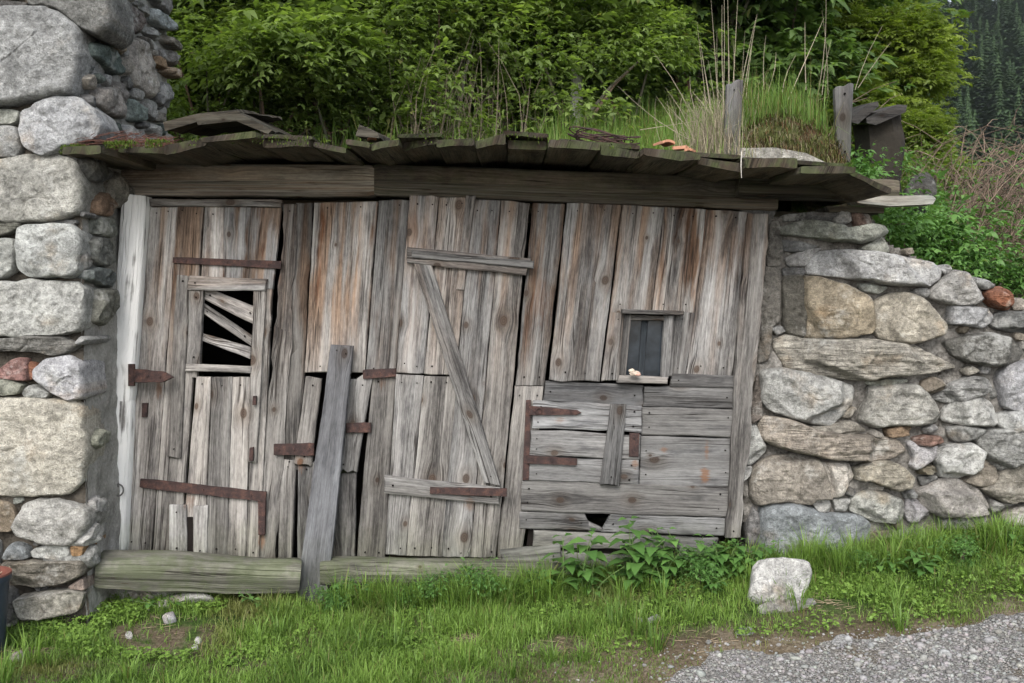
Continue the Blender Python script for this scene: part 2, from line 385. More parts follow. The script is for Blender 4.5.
# a board: pixel corners (top-left, top-right, bottom-right, bottom-left) on the plane y
def board(mb, q, y=0.0, th=.025, warm=.5, tone=1.0, along='v', jag=.004, pts=None, warp=.004, tint=None, ends=1.0, wane=0.0, y2=None, nails=True):
    if pts is None:
        yb = y if y2 is None else y2
        c = [P(q[0][0], q[0][1], y), P(q[1][0], q[1][1], y), P(q[2][0], q[2][1], yb), P(q[3][0], q[3][1], yb)]
    else: c = [np.array(p, float) for p in pts]
    tl, tr, br, bl = c
    if along == 'h': tl, tr, br, bl = bl, tl, tr, br        # rotate so that 'down' follows the grain
    L = (np.linalg.norm(tl - bl) + np.linalg.norm(tr - br)) / 2; Wd = (np.linalg.norm(tl - tr) + np.linalg.norm(bl - br)) / 2
    nrm = np.cross(tr - tl, bl - tl); nrm /= np.linalg.norm(nrm)      # points along +y-ish (into the wall) or not
    if along == 'h': pass
    if nrm[1] > 0: nrm = -nrm                                         # outwards, towards the lane
    ny = max(4, int(L / .05)); bw = min(.006, Wd * .12)
    ts = [0, bw / Wd, .25, .5, .75, 1 - bw / Wd, 1]
    ss = [0, min(.004 / L, .2)] + [i / ny for i in range(1, ny)] + [1 - min(.004 / L, .2), 1]
    seed = random.uniform(0, 99); uo = random.uniform(0, 40); vo = random.uniform(0, 40)
    tw = random.uniform(-1, 1) * .003; cup = random.uniform(-1, 1) * .003
    if tint is None:
        k = tone * random.uniform(.72, 1.22); h = random.uniform(-.022, .022)
        tint = (k * (1 + h), k, k * (1 - h * 1.2))
    V = []; G = []; nc = len(ts)
    for i, s_ in enumerate(ss):
        for j, t in enumerate(ts):
            p = tl * (1 - s_) * (1 - t) + tr * (1 - s_) * t + br * s_ * t + bl * s_ * (1 - t)
            acr = (tr - tl) / np.linalg.norm(tr - tl); aln = (bl - tl) / np.linalg.norm(bl - tl)
            e = 1 if j < 2 else (1 if j > 4 else 0)
            if e:
                w = nz((s_ * L * 1.0, seed, j // 3), 3.5, seed) + .6 * nz((s_ * L, seed, j // 3), 14, seed)
                p = p + acr * w * jag * (1 + wane * 2)
            if i < 2 or i > len(ss) - 3:
                p = p + aln * ends * .006 * nz((t * Wd * 40, seed, i // 3), 1.0, seed)
            d = warp * nz((s_ * L, t * Wd, seed), 2.0, seed) + tw * (s_ - .5) * (t - .5) * 4 + cup * (2 * t - 1) ** 2
            if j in (0, nc - 1) or i in (0, len(ss) - 1): d -= .0045
            V.append(p + nrm * d); G.append((s_ * L + uo, t * Wd + vo, warm))
    n = len(V)
    for i, s_ in enumerate(ss):
        for j in (0, nc - 1):
            V.append(V[i * nc + j] - nrm * th); G.append(G[i * nc + j])
    back = lambda i, j: n + i * 2 + (0 if j == 0 else 1)
    Fa = []
    for i in range(len(ss) - 1):
        for j in range(nc - 1):
            a = i * nc + j; Fa.append((a, a + nc, a + nc + 1, a + 1))
        Fa.append((i * nc, back(i, 0), back(i + 1, 0), (i + 1) * nc))
        Fa.append((i * nc + nc - 1, (i + 1) * nc + nc - 1, back(i + 1, 1), back(i, 1)))
        Fa.append((back(i, 0), back(i, 1), back(i + 1, 1), back(i + 1, 0)))
    top = [j for j in range(nc)]; Fa.append(tuple(top + [back(0, 1), back(0, 0)]))
    m = len(ss) - 1; bot = [m * nc + j for j in range(nc - 1, -1, -1)]; Fa.append(tuple(bot + [back(m, 0), back(m, 1)]))
    mb.add(V, Fa, tint, G)
    if nails and Wd > .05 and L > .18:
        for s_ in (.035 / L, 1 - .04 / L):
            for t in ((.25, .75) if Wd > .11 else (.5,)):
                if random.random() < .2: continue
                s2 = s_ + random.uniform(-.012, .012); t2 = t + random.uniform(-.06, .06)
                p = tl * (1 - s2) * (1 - t2) + tr * (1 - s2) * t2 + br * s2 * t2 + bl * s2 * (1 - t2) + nrm * .002
                acr = (tr - tl) / np.linalg.norm(tr - tl); aln = (bl - tl) / np.linalg.norm(bl - tl); r_ = random.uniform(.003, .0048)
                q = [p + (acr * math.cos(k * .7854) + aln * math.sin(k * .7854)) * r_ + nrm * .0035 for k in range(8)]
                mb.add(q + [p - nrm * .006 + (w_ - p) for w_ in q], [tuple(range(8)), tuple(range(7, -1, -1))] + [(k, (k + 1) % 8, 8 + (k + 1) % 8, 8 + k) for k in range(8)], (.16, .12, .10), [(0, 0, 0)] * 16)
    return mb

def tube(mb, pts, rad, seg=8, col=(1, 1, 1), warm=.3, closed=True, rough=0.0):
    pts = [np.array(p, float) for p in pts]; n = len(pts)
    if not hasattr(rad, '__len__'): rad = [rad] * n
    V = []; G = []; Fa = []; L = 0; so = random.uniform(0, 50)
    ref = None
    for i, p in enumerate(pts):
        d = pts[min(i + 1, n - 1)] - pts[max(i - 1, 0)]; d = d / (np.linalg.norm(d) + 1e-9)
        if ref is None: ref = np.array([0, 0, 1.0]) if abs(d[2]) < .9 else np.array([0, 1.0, 0])
        a = np.cross(d, ref); a /= np.linalg.norm(a) + 1e-9; b = np.cross(d, a)
        ref = -np.cross(a, d) if False else ref
        if i: L += np.linalg.norm(p - pts[i - 1])
        for k in range(seg):
            th = 2 * math.pi * k / seg
            dr = 1 + rough * nz((math.cos(th), math.sin(th), L * 6), 1.2, so)
            V.append(p + (a * math.cos(th) + b * math.sin(th)) * rad[i] * dr); G.append((L + so, th * rad[i] + so, warm))
    for i in range(n - 1):
        for k in range(seg):
            k2 = (k + 1) % seg
            Fa.append((i * seg + k, i * seg + k2, (i + 1) * seg + k2, (i + 1) * seg + k))
    if closed:
        Fa.append(tuple(range(seg - 1, -1, -1))); Fa.append(tuple((n - 1) * seg + k for k in range(seg)))
    mb.add(V, Fa, col, G); return mb

def log(mb, pts, rx, rz, seg=14, rings=26, tint=(1, 1, 1), warm=.3, flat=.0, rough=.10):
    """hewn log: pts two ends, elliptical section, bumpy"""
    a = np.array(pts[0], float); b = np.array(pts[1], float); d = (b - a); L = np.linalg.norm(d); d /= L
    upv = np.array([0, 0, 1.0]); upv -= d * upv.dot(d)
    if np.linalg.norm(upv) < .3: upv = np.array([0, -1.0, 0]); upv -= d * upv.dot(d)
    upv /= np.linalg.norm(upv); sd = np.cross(d, upv)
    V = []; G = []; Fa = []; so = random.uniform(0, 50)
    for i in range(rings + 1):
        s_ = i / rings; p = a + d * L * s_
        e = 1.0 if 0 < i < rings else .93
        for k in range(seg):
            th = 2 * math.pi * k / seg
            cx, cz = math.cos(th), math.sin(th)
            ex = 2 / (2 + flat * 4); cx = math.copysign(abs(cx) ** ex, cx); cz = math.copysign(abs(cz) ** ex, cz)
            dr = 1 + rough * nz((cx * .7, cz * .7, s_ * L * 1.6), 1.4, so) + rough * .4 * nz((cx * 2, cz * 2, s_ * L * 4), 1.4, so)
            V.append(p + (sd * cx * rx + upv * cz * rz) * dr * e); G.append((s_ * L + so, th * (rx + rz) * .5 + so, warm))
    for i in range(rings):
        for k in range(seg):
            k2 = (k + 1) % seg; Fa.append((i * seg + k, (i + 1) * seg + k, (i + 1) * seg + k2, i * seg + k2))
    Fa.append(tuple(range(seg))); Fa.append(tuple(rings * seg + k for k in range(seg - 1, -1, -1)))
    mb.add(V, Fa, tint, G); return mb

def plate(mb, px, y, th=.005, col=(1, 1, 1)):
    """thin iron plate cut to a pixel outline on the plane y, with a bevelled rim"""
    p = [P(a, b, y) for a, b in px]; c = sum(p) / len(p)
    n = len(p)
    inner = [c + (q - c) * .94 + np.array([0, -th, 0]) for q in p]
    back = [q + np.array([0, .012, 0]) for q in p]
    V = inner + [q + np.array([0, -th * .5, 0]) for q in p] + back
    Fa = [tuple(range(n))]
    for i in range(n):
        j = (i + 1) % n
        Fa.append((i, j, n + j, n + i)); Fa.append((n + i, n + j, 2 * n + j, 2 * n + i))
    mb.add(V, Fa, col); return mb

def disc(mb, px, py, y, r=.006, h=.004, col=(1, 1, 1)):
    c = P(px, py, y); V = []; n = 8
    for k in range(n):
        t = 2 * math.pi * k / n; V.append(c + np.array([math.cos(t) * r, .004, math.sin(t) * r]))
    for k in range(n):
        t = 2 * math.pi * k / n; V.append(c + np.array([math.cos(t) * r * .75, -h, math.sin(t) * r * .75]))
    Fa = [tuple(range(2 * n - 1, n - 1, -1))] + [(k, (k + 1) % n, n + (k + 1) % n, n + k) for k in range(n)]
    mb.add(V, Fa, col)

# ------------------------------------------------------------------ stones
def chaikin(p, it=1, k=.2):
    for _ in range(it):
        q = []
        for i in range(len(p)):
            a = p[i]; b = p[(i + 1) % len(p)]
            q += [a * (1 - k) + b * k, a * k + b * (1 - k)]
        p = q
    return p

def resample(p, n):
    p = np.array(p + [p[0]]); d = np.r_[0, np.cumsum(np.linalg.norm(np.diff(p, axis=0), axis=1))]
    t = np.linspace(0, d[-1], n, endpoint=False)
    return np.c_[np.interp(t, d, p[:, 0]), np.interp(t, d, p[:, 1])]

def stone(mb, poly, o, ea, eb, en, depth=.05, back=.10, col=(.3, .29, .27), layer=0.0, flat=6.0, facets=1.0, grow=.006):
    """poly: 2-D outline (metres) in the frame o + a*ea + b*eb; swells along en"""
    pl = chaikin([np.array(q, float) for q in poly], 1, .11)
    per = sum(np.linalg.norm(pl[i] - pl[i - 1]) for i in range(len(pl)))
    n = int(np.clip(per / .014, 22, 110)); ol = resample(pl, n)
    c = ol.mean(axis=0); size = per / 4
    so = random.uniform(0, 200)
    rough = np.array([nz((q[0], q[1], 0), 14, so) * .7 + nz((q[0], q[1], 0), 36, so) * .5 for q in ol]) * min(.010, size * .05) + min(grow, size * .05)
    dirs = (ol - c) / (np.linalg.norm(ol - c, axis=1)[:, None] + 1e-9); ol = ol + dirs * rough[:, None]
    nr = int(np.clip(size / .013, 5, 22))
    ts = [1.0, .985, .95] + [.9 * (1 - i / nr) for i in range(nr)]
    ext = np.abs(ol - c).max(0); depth_ = depth
    planes = []                    # broken faces: the surface is the lowest of several tilted planes
    for k in range(7):
        an = 6.283 * k / 7 + random.uniform(-.4, .4); fx, fy = math.cos(an), math.sin(an)
        reach = np.max((ol - c) @ np.array([fx, fy])); sl = random.choice([.1, .15, .25, .8, 1.9]) * facets * random.uniform(.7, 1.2) * depth / (reach * .5 + 1e-6)
        planes.append((fx, fy, reach * random.uniform(.25, .85), sl))
    tx, ty = random.uniform(-.10, .10) * facets, random.uniform(-.16, .10) * facets
    V = []; G = []; Fa = []
    def put(a, b, h): V.append(o + ea * a + eb * b + en * h); G.append((layer, 0, 0))
    def height(a, b, t):
        h = depth * max(0.0, 1 - t ** (flat * 2.2)) ** .6
        w = min(1, (1 - t) * 6)
        hp = depth * 1.0 + (a - c[0]) * tx + (b - c[1]) * ty
        for fx, fy, fd, sl in planes: hp = min(hp, depth * 1.05 - max(-.02, ((a - c[0]) * fx + (b - c[1]) * fy - fd)) * sl)
        h = max(min(h, hp), h * .35)
        h += w * (depth * .22 * nz((a, b, 0), 7, so) + min(.012, depth * .16) * nz((a, b, 0), 19, so) + .008 * nz((a, b, 0), 45, so) + .012 * (abs(nz((a, b, 5), 11, so + 7)) - .2))
        cr_ = abs(nz((a, b, 3), 6, so + 31)); h -= w * max(0, .07 - cr_) * .12 * (size > .06)
        if layer: h += w * .016 * layer * nz((a * 4, b * 34, 0), 1, so)
        return h
    for q in ol: put(c[0] + (q[0] - c[0]) * .94, c[1] + (q[1] - c[1]) * .94, -back)
    for t in ts:
        for q in ol:
            a = c[0] + (q[0] - c[0]) * t; b = c[1] + (q[1] - c[1]) * t
            put(a, b, height(a, b, t))
    nring = len(ts) + 1
    for i in range(nring - 1):
        for k in range(n):
            k2 = (k + 1) % n; Fa.append((i * n + k, i * n + k2, (i + 1) * n + k2, (i + 1) * n + k))
    ci = len(V); put(c[0], c[1], height(c[0], c[1], 0.0))
    for k in range(n): Fa.append(((nring - 1) * n + k, (nring - 1) * n + (k + 1) % n, ci))
    mb.add(V, Fa, col, G)
    return mb

def in_poly(pts, poly):
    x, y = pts[:, 0], pts[:, 1]; ins = np.zeros(len(pts), bool); n = len(poly)
    for i in range(n):
        x1, y1 = poly[i]; x2, y2 = poly[(i + 1) % n]
        c = ((y1 > y) != (y2 > y)) & (x < (x2 - x1) * (y - y1) / (y2 - y1 + 1e-12) + x1); ins ^= c
    return ins
def d_poly(pts, poly):
    d = np.full(len(pts), 1e9); n = len(poly)
    for i in range(n):
        a = np.array(poly[i], float); b = np.array(poly[(i + 1) % n], float); ab = b - a
        t = np.clip(((pts - a) @ ab) / (ab @ ab + 1e-12), 0, 1); q = a + t[:, None] * ab
        d = np.minimum(d, np.hypot(*(pts - q).T))
    d[in_poly(pts, poly)] = -1
    return d

def fill_stones(domain, polys, passes, squash=.75):
    """small stones into the gaps of a traced wall; everything in photo pixels"""
    out = []
    dm = np.array(domain); lo, hi = dm.min(0), dm.max(0)
    for rmax, rmin, tries in passes:
        pts = RNG.uniform(lo, hi, (tries, 2)); pts = pts[in_poly(pts, domain)]
        d = np.full(len(pts), 1e9)
        for q in polys + out: d = np.minimum(d, d_poly(pts, q))
        while len(pts):
            i = int(np.argmax(np.minimum(d, rmax * RNG.uniform(.6, 1, len(d)))))
            if d[i] < rmin: break
            r = min(d[i], rmax); k = random.randint(4, 6); an0 = random.uniform(0, 6.28); ax = random.uniform(1.0, 1.5)
            q = []
            for j in range(k):
                t = an0 + 6.283 * j / k + random.uniform(-.25, .25); rr = r * random.uniform(.85, 1.12)
                q.append((pts[i][0] + math.cos(t) * rr * ax * 1.12, pts[i][1] + math.sin(t) * rr * (squash + .2)))
            out.append(q); d = np.minimum(d, d_poly(pts, q))
    return out

# ================================================================== THE SHED
base = P(440, 580, 0.0)
shed = tag(empty('wooden_shed', (0, 0, base[2])), 'low weathered plank shed with patched doors and a sagging board roof, built between stone walls', 'shed')

# --- inside: dark back and floor so that gaps between planks look into darkness
mb = MB()
def boxpts(mb, x0, x1, y0, y1, z0, z1, col=(1, 1, 1), jit=0):
    v = [(x, y, z) for z in (z0, z1) for y in (y0, y1) for x in (x0, x1)]
    if jit: v = [tuple(c + random.uniform(-jit, jit) for c in p) for p in v]
    mb.add(v, [(0, 2, 3, 1), (4, 5, 7, 6), (0, 1, 5, 4), (2, 6, 7, 3), (0, 4, 6, 2), (1, 3, 7, 5)], col)
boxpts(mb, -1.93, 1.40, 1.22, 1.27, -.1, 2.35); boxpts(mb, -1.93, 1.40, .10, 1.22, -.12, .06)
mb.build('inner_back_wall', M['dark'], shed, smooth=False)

# --- beams
mb = MB(); log(mb, [P(113, 181, .06), P(376, 182, .06)], .075, .082, flat=1.2, rough=.05, tint=(.95, .95, .93), warm=.35, rings=40)
mb.build('beam', M['wood_beam'], shed)
mb = MB(); log(mb, [P(374, 181, .062), P(775, 196, .062)], .075, .080, flat=1.5, rough=.05, tint=(.85, .84, .80), warm=.25, rings=50)
mb.build('beam', M['wood_dark'], shed)
mb = MB(); log(mb, [P(735, 187, .0), P(893, 192, .0)], .09, .055, flat=1.4, rough=.09, tint=(.7, .68, .64), warm=.2)
mb.build('wall_plate', M['wood_dark'], shed)

# --- posts
mb = MB()
log(mb, [P(138, 196, -.03), P(123, 400, -.03)], .061, .060, seg=20, flat=.9, rough=.10, warm=.1)
log(mb, [P(123.2, 396, -.03), P(116, 550, -.03)], .058, .055, seg=20, flat=.9, rough=.10, warm=.1)
wp = mb.build('post', M['wood_white'], shed); tag(wp, 'rounded post with flaking white paint')
rb = MB()
c = P(118.5, 490, -.105)
ring = [c + np.array([math.cos(t) * .026, -.006 + .004 * math.sin(t), math.sin(t) * .028]) for t in np.linspace(0, 6.283, 25)]
tube(rb, ring, .0042, 6, closed=False)
tube(rb, [P(118.5, 484, -.06), P(118.5, 484.5, -.112), P(118.2, 487, -.112)], .006, 6)
rb.build('iron_ring', M['iron'], wp)
mb = MB()
board(mb, [(748, 213), (770, 214), (740, 538), (724, 538)], -.045, .07, .35, .80, wane=1, jag=.006)
rp = mb.build('post', M['wood'], shed)

# --- sill timbers
mb = MB(); log(mb, [P(98, 568, -.34), P(300, 575, -.13)], .078, .080, flat=.5, rough=.24, warm=.1, rings=40)
s1 = mb.build('sill_beam', M['wood_sill'], shed); tag(s1, 'thick mossy sill beam')
mb = MB(); log(mb, [P(322, 571, -.05), P(572, 573, -.05)], .06, .066, flat=.7, rough=.12, warm=.15, rings=40)
mb.build('sill_beam', M['wood_sill'], shed)
for q_ in ([(368, 561), (414, 562), (410, 571), (364, 569)], [(500, 552), (560, 545), (562, 566), (505, 570)], [(330, 560), (372, 564), (372, 580), (330, 582)]):
    mb = MB(); board(mb, q_, random.uniform(-.08, -.04), .05, .25, 1.0, 'h', jag=.012); mb.build('sill_scrap', M['wood_grey'], shed)

# --- lintel over the left door
mb = MB(); board(mb, [(149, 199), (282, 200), (281, 207), (149, 206)], -.03, .03, .3, .75, 'h')
mb.build('lintel_board', M['wood'], shed)

def strap(mb, a, b, wa, wb, y, spear=False):
    """iron strap from pixel a to b, widths in pixels"""
    a = np.array(a, float); b = np.array(b, float); d = (b - a) / np.linalg.norm(b - a); n = np.array([-d[1], d[0]])
    k = 7; up_ = []; dn = []
    for i in range(k + 1):
        t = i / k; p = a * (1 - t) + b * t; w = (wa * (1 - t) + wb * t) / 2 * random.uniform(.92, 1.06)
        up_.append(tuple(p - n * w)); dn.append(tuple(p + n * w))
    tip = [tuple(b + d * wb * .9)] if spear else []
    plate(mb, up_ + tip + dn[::-1], y, .006)
    for t in (.12, .5, .88):
        p = a * (1 - t) + b * t; disc(mb, p[0], p[1], y - .006, .007, .005)

# --- left door
mb = MB(); Y = -.012
board(mb, [(150, 207), (176.5, 207), (151.5, 555), (125, 552)], Y, .028, .55, 1.0, wane=.4)
board(mb, [(177.2, 206), (203.5, 207), (180, 557), (152.2, 555)], Y - .003, .028, .6, 1.02)
board(mb, [(204.3, 206), (223, 207), (222, 290), (200, 290)], Y + .002, .028, .25, 1.25)
board(mb, [(223.5, 207), (280.5, 207), (272, 289), (222, 290)], Y - .002, .028, .95, .98)
board(mb, [(196, 377), (211, 377), (203.5, 557), (180.8, 557)], Y, .028, .35, 1.16)
board(mb, [(211.8, 377), (232, 377), (226.5, 559), (204.3, 557)], Y - .003, .028, .4, .95)
board(mb, [(232.6, 377), (250, 377), (246, 559), (227, 559)], Y + .001, .028, .6, 1.0)
board(mb, [(255, 290), (272, 289), (258.5, 560), (246.5, 559)], Y + .003, .028, .35, .95)
board(mb, [(190, 290), (203, 290), (197, 378), (184, 378)], Y + .002, .028, .3, 1.1)
d1 = mb.build('door', M['wood'], shed); tag(d1, 'left plank door with a broken window opening')
mb = MB()
board(mb, [(176, 275), (189.5, 276), (180, 458), (167, 457)], -.034, .022, .25, .98)
board(mb, [(253.5, 279), (266.5, 279), (256.5, 463), (248, 462)], -.030, .020, .4, .98)
board(mb, [(189, 275.5), (266.5, 279), (265, 291), (187, 290)], -.040, .024, .3, 1.0, 'h')
board(mb, [(185, 364), (251, 366.5), (250.5, 373.5), (184.5, 371)], -.040, .026, .2, 1.22, 'h')
board(mb, [(189, 290), (203, 291), (199.5, 365), (186.5, 364)], -.026, .03, .15, 1.3)
d1f = mb.build('window_frame', M['wood'], d1)
for q in ([(206, 292.5), (225, 291), (253, 306), (252.5, 324), (206, 299)], [(201, 301), (252, 336), (252, 347), (201, 312)], [(199, 332.5), (251, 348), (250, 359.5), (199, 339.5)]):
    sb = MB()
    if len(q) == 5: q = [(200, 288), (226, 291), (254, 307), (254, 325)]; q = [(204, 287), (258, 308), (257, 326), (203, 299)]
    board(sb, q, .004, .018, .15, 1.45, 'h', jag=.005)
    sb.build('slat', M['wood'], d1)
for q in ([(169, 505), (186, 505.5), (186.5, 556), (169, 556)], [(193, 506), (207, 506), (206, 558), (193, 558)]):
    sb = MB(); board(sb, q, -.032, .018, .15, 1.25)
    p = sb.build('patch_board', M['wood'], d1)
sb = MB(); plate(sb, [(186.5, 517), (193.5, 517), (193.5, 557), (186.5, 557)], -.0165, .002); sb.build('slot_shade', M['dark'], d1, smooth=False)  # near-black plate painted in for the shade of the slot between patch boards
for args in [((173, 260), (281, 265), 6, 8, -.022), ((140, 483), (266, 497), 9, 10, -.026), ((131, 375.5), (164, 377), 14, 11, -.10)]:
    hb = MB(); strap(hb, *args, spear=args[2] == 14)
    if args[2] == 14: plate(hb, [(128.5, 364), (134.5, 364), (134.5, 386), (128.5, 386)], -.104, .008)
    hb.build('hinge', M['rust'], d1)
hb = MB(); plate(hb, [(258, 494), (266, 494), (265, 535), (258.5, 535)], -.022, .006); disc(hb, 262, 530, -.028); hb.build('hinge_tail', M['rust'], d1)
hb = MB(); plate(hb, [(142.5, 403), (148, 403), (147, 417), (142, 417)], -.022, .008); hb.build('latch', M['rust'], d1)
hb = MB(); plate(hb, [(253, 396), (256.5, 396), (256, 405), (252.5, 405)], -.052, .006); hb.build('catch', M['rust'], d1)
hb = MB(); plate(hb, [(249.5, 448), (253.5, 447), (253, 461), (249, 461)], -.05, .006); hb.build('catch', M['rust'], d1)

# --- boards between the doors
mb = MB()
board(mb, [(282.5, 204), (299.5, 204), (277, 560), (257.5, 560)], .004, .04, .35, .85, jag=.008, wane=1)
board(mb, [(296, 203), (313, 203), (297, 470), (281, 470)], .012, .03, 1.0, .50, jag=.008)
board(mb, [(281, 460), (296, 460), (291.5, 561), (277.5, 561)], .006, .035, .25, .80)
board(mb, [(314, 202), (377.5, 201), (364.5, 373), (304.5, 372)], -.012, .028, .85, .98, ends=2)
board(mb, [(379, 200), (409, 200), (396, 376), (365.5, 376)], .000, .028, .55, .95)
board(mb, [(372.5, 374), (396, 374), (384, 560), (356.5, 560)], .003, .03, .35, .78)
board(mb, [(305, 378), (322, 378), (311.5, 466), (294, 465)], -.004, .024, .25, .95, ends=3)
board(mb, [(340, 381), (372, 377), (357, 473), (338, 471)], -.006, .024, .4, .90, ends=6)
board(mb, [(298, 462), (330, 462), (330, 566), (297, 560)], .012, .024, .35, .80)
board(mb, [(328, 464), (356, 464), (355, 565), (328, 565)], .006, .024, .35, .85, ends=3)
mb.build('plank_wall', M['wood'], shed)
for args, nm in [(((274, 449.5), (314, 449.5), 11, 13, -.016), 'hinge'), (((346, 428), (371, 427.5), 9, 10, -.018), 'hinge'), (((363, 374.5), (396, 372.5), 9, 9, -.016), 'hinge')]:
    hb = MB(); strap(hb, *args); hb.build(nm, M['rust'], shed)

# --- middle door
mb = MB(); Y = -.034
board(mb, [(409.5, 194.5), (439, 196), (424, 374), (396, 373)], Y, .028, .45, 1.05)
board(mb, [(439.6, 197), (472, 198), (456, 375), (424.6, 374)], Y - .002, .028, .4, 1.08)
board(mb, [(466, 195), (476, 196), (464, 290), (456, 289)], Y - .012, .016, .3, 1.08)
board(mb, [(472.6, 199), (501, 201), (469.5, 558), (440.7, 557)], Y + .002, .028, .5, .98)
board(mb, [(501.6, 200.5), (530, 203), (496, 558), (470.1, 558)], Y - .001, .028, .5, .92)
board(mb, [(396, 374.5), (424, 375.5), (405.5, 556), (384, 555)], Y + .002, .028, .3, .86)
board(mb, [(424.6, 376), (457, 376.5), (441.5, 557), (406.2, 556)], Y + .004, .028, .35, .88)
d2 = mb.build('door', M['wood'], shed); tag(d2, 'middle plank door with a diagonal brace')
cb = MB(); board(cb, [(407, 247), (531, 258.5), (526.5, 275), (407, 263)], -.064, .03, .25, .72, 'h')
board(cb, [(412, 250.5), (534, 261), (533, 268), (412, 257)], -.076, .012, .1, .42, 'h', jag=.007); cb.build('crossbar', M['wood'], d2)
cb = MB(); board(cb, [(385, 476), (500, 488.5), (499, 505), (384.5, 494)], -.064, .03, .3, 1.0, 'h'); cb.build('crossbar', M['wood'], d2)
cb = MB(); board(cb, [(413.5, 263), (431.5, 265), (501, 486), (484, 483)], -.062, .028, .3, .88); cb.build('brace', M['wood'], d2)
hb = MB(); strap(hb, (430, 490.5), (507, 492.5), 6.5, 8, -.072); hb.build('hinge', M['rust'], d2)

# --- jamb and upper boards right of the middle door
mb = MB()
board(mb, [(532.5, 203), (566, 204), (544, 386), (515, 386)], -.012, .03, 1.0, .92, wane=.5)
board(mb, [(515, 386.4), (544, 386.4), (521, 562), (497, 560)], -.013, .03, .4, .74, wane=.5)
board(mb, [(567.5, 202), (621.5, 205), (599, 383), (549, 380)], -.020, .028, .55, .92, ends=3)
board(mb, [(622.5, 205), (664, 207), (651, 313), (610, 313)], -.008, .028, .55, .98)
board(mb, [(610.5, 312), (625.5, 312), (620, 381), (601, 381)], -.008, .028, .55, .80)
board(mb, [(664.8, 207), (706, 209), (695, 313), (652, 313)], -.011, .028, .8, 1.02)
board(mb, [(673, 312), (695, 312), (685, 376), (668, 376)], -.012, .028, .45, .9)
board(mb, [(706.8, 209), (748, 212), (732, 376), (685.6, 376)], -.006, .028, .5, .98, wane=.4)
mb.build('plank_wall', M['wood'], shed)

# --- little window
wx = [(622, 314), (672, 315), (668, 380), (618, 380)]
mb = MB()
board(mb, [(625, 314.5), (631, 314.5), (625.5, 378), (619.5, 378)], -.040, .05, .3, .68)
board(mb, [(664.5, 315), (674, 315), (668.5, 379), (661.5, 379)], -.042, .05, .3, .72)
board(mb, [(626, 315), (672, 316), (671.5, 321), (626, 320)], -.032, .03, .2, .55, 'h')
wn = mb.build('window', M['wood'], shed); tag(wn, 'small four-cornered window with dusty dark glass')
mb = MB()
v0 = [P(627, 318, .012), P(668, 318, .012), P(663, 379, .012), P(621, 379, .012)]
v1 = [p + np.array([0, .004, 0]) for p in v0]
mb.add(v0 + v1, [(3, 2, 1, 0), (4, 5, 6, 7), (0, 1, 5, 4), (1, 2, 6, 5), (2, 3, 7, 6), (3, 0, 4, 7)])
g = NT('dusty_glass'); ob = g.obj(); nn = g.noise(ob, 14, 5, .6)
dcol = g.ramp(nn, [(.35, (.006, .009, .012)), (.65, (.018, .024, .031))])
M['glass'] = g.pbr(dcol, g.math('ADD', .10, g.math('MULTIPLY', nn, .25)), None, .3)
mb.build('pane', M['glass'], wn, smooth=False)
mb = MB(); board(mb, [(641.5, 320), (648.5, 320), (644, 378), (637.5, 378)], .008, .004, 0, .75, tint=(.14, .17, .20)); mb.build('curtain_edge', M['wood_grey'], wn)
mb = MB(); board(mb, [(619, 375.5), (669, 377.5), (667, 384), (618, 383)], -.062, .07, .25, 1.0, 'h'); sill_o = mb.build('sill', M['wood'], wn)
mb = MB(); board(mb, [(622.5, 309), (684, 311), (684, 315.5), (622.5, 313.5)], -.075, .06, .2, .6, 'h'); mb.build('drip_board', M['wood'], wn)

# --- lower right: horizontal boarding and the small hatch
mb = MB()
board(mb, [(545.5, 381), (643, 385), (643, 406), (543, 402)], -.002, .03, .35, .50, 'h')
board(mb, [(672, 374), (736, 376), (736, 388), (670, 387)], -.020, .02, .25, .58, 'h')
board(mb, [(644.5, 386), (736, 388), (735.5, 408.5), (643.5, 406.5)], -.012, .028, .3, .70, 'h')
board(mb, [(642.5, 407), (735.5, 409.5), (734.5, 437), (641, 435)], -.022, .028, .2, .86, 'h', jag=.006)
board(mb, [(640.5, 436.5), (734.5, 438.5), (732.5, 487), (639, 485)], -.018, .028, .25, .90, 'h', jag=.006)
board(mb, [(522, 480), (730, 487.5), (727.5, 517.5), (520.5, 511)], -.030, .028, .2, .92, 'h', jag=.006)
board(mb, [(520, 511.5), (584, 513.3), (593, 531), (518.5, 529)], -.024, .028, .2, .92, 'h', jag=.006)
board(mb, [(611, 514.4), (726.5, 518.5), (724.5, 536.5), (602, 531.5)], -.024, .028, .2, .92, 'h', jag=.006)
board(mb, [(588, 522), (600, 527.5), (606, 531.8), (588, 531)], -.024, .028, .2, .92, 'h', jag=.003)
board(mb, [(534, 531), (640, 534), (700, 539), (700, 546), (534, 547)][:2] + [(640, 549), (533, 547)], -.012, .03, .2, 1.25, 'h', jag=.008)
board(mb, [(640, 535), (719, 538), (716, 549), (640, 549)], -.008, .03, .2, .85, 'h', jag=.008)
board(mb, [(524, 550), (640, 556), (640, 570), (522, 566)], .0, .04, .2, 1.05, 'h', jag=.015)
lp = mb.build('plank_wall', M['wood_grey'], shed); tag(lp, 'horizontal grey boards under the small window')
mb = MB(); plate(mb, [(529, 525), (720, 534), (718, 566), (524, 566)], .03, .002); mb.build('gap_shade_sheet', M['dark'], shed, smooth=False)  # near-black sheet, added as the darkness seen through the lower gaps
mb = MB(); board(mb, [(679, 540), (718, 539), (702, 556), (680, 558)], -.03, .02, .15, .95, 'h', jag=.008); mb.build('loose_board', M['wood_grey'], shed)
mb = MB()
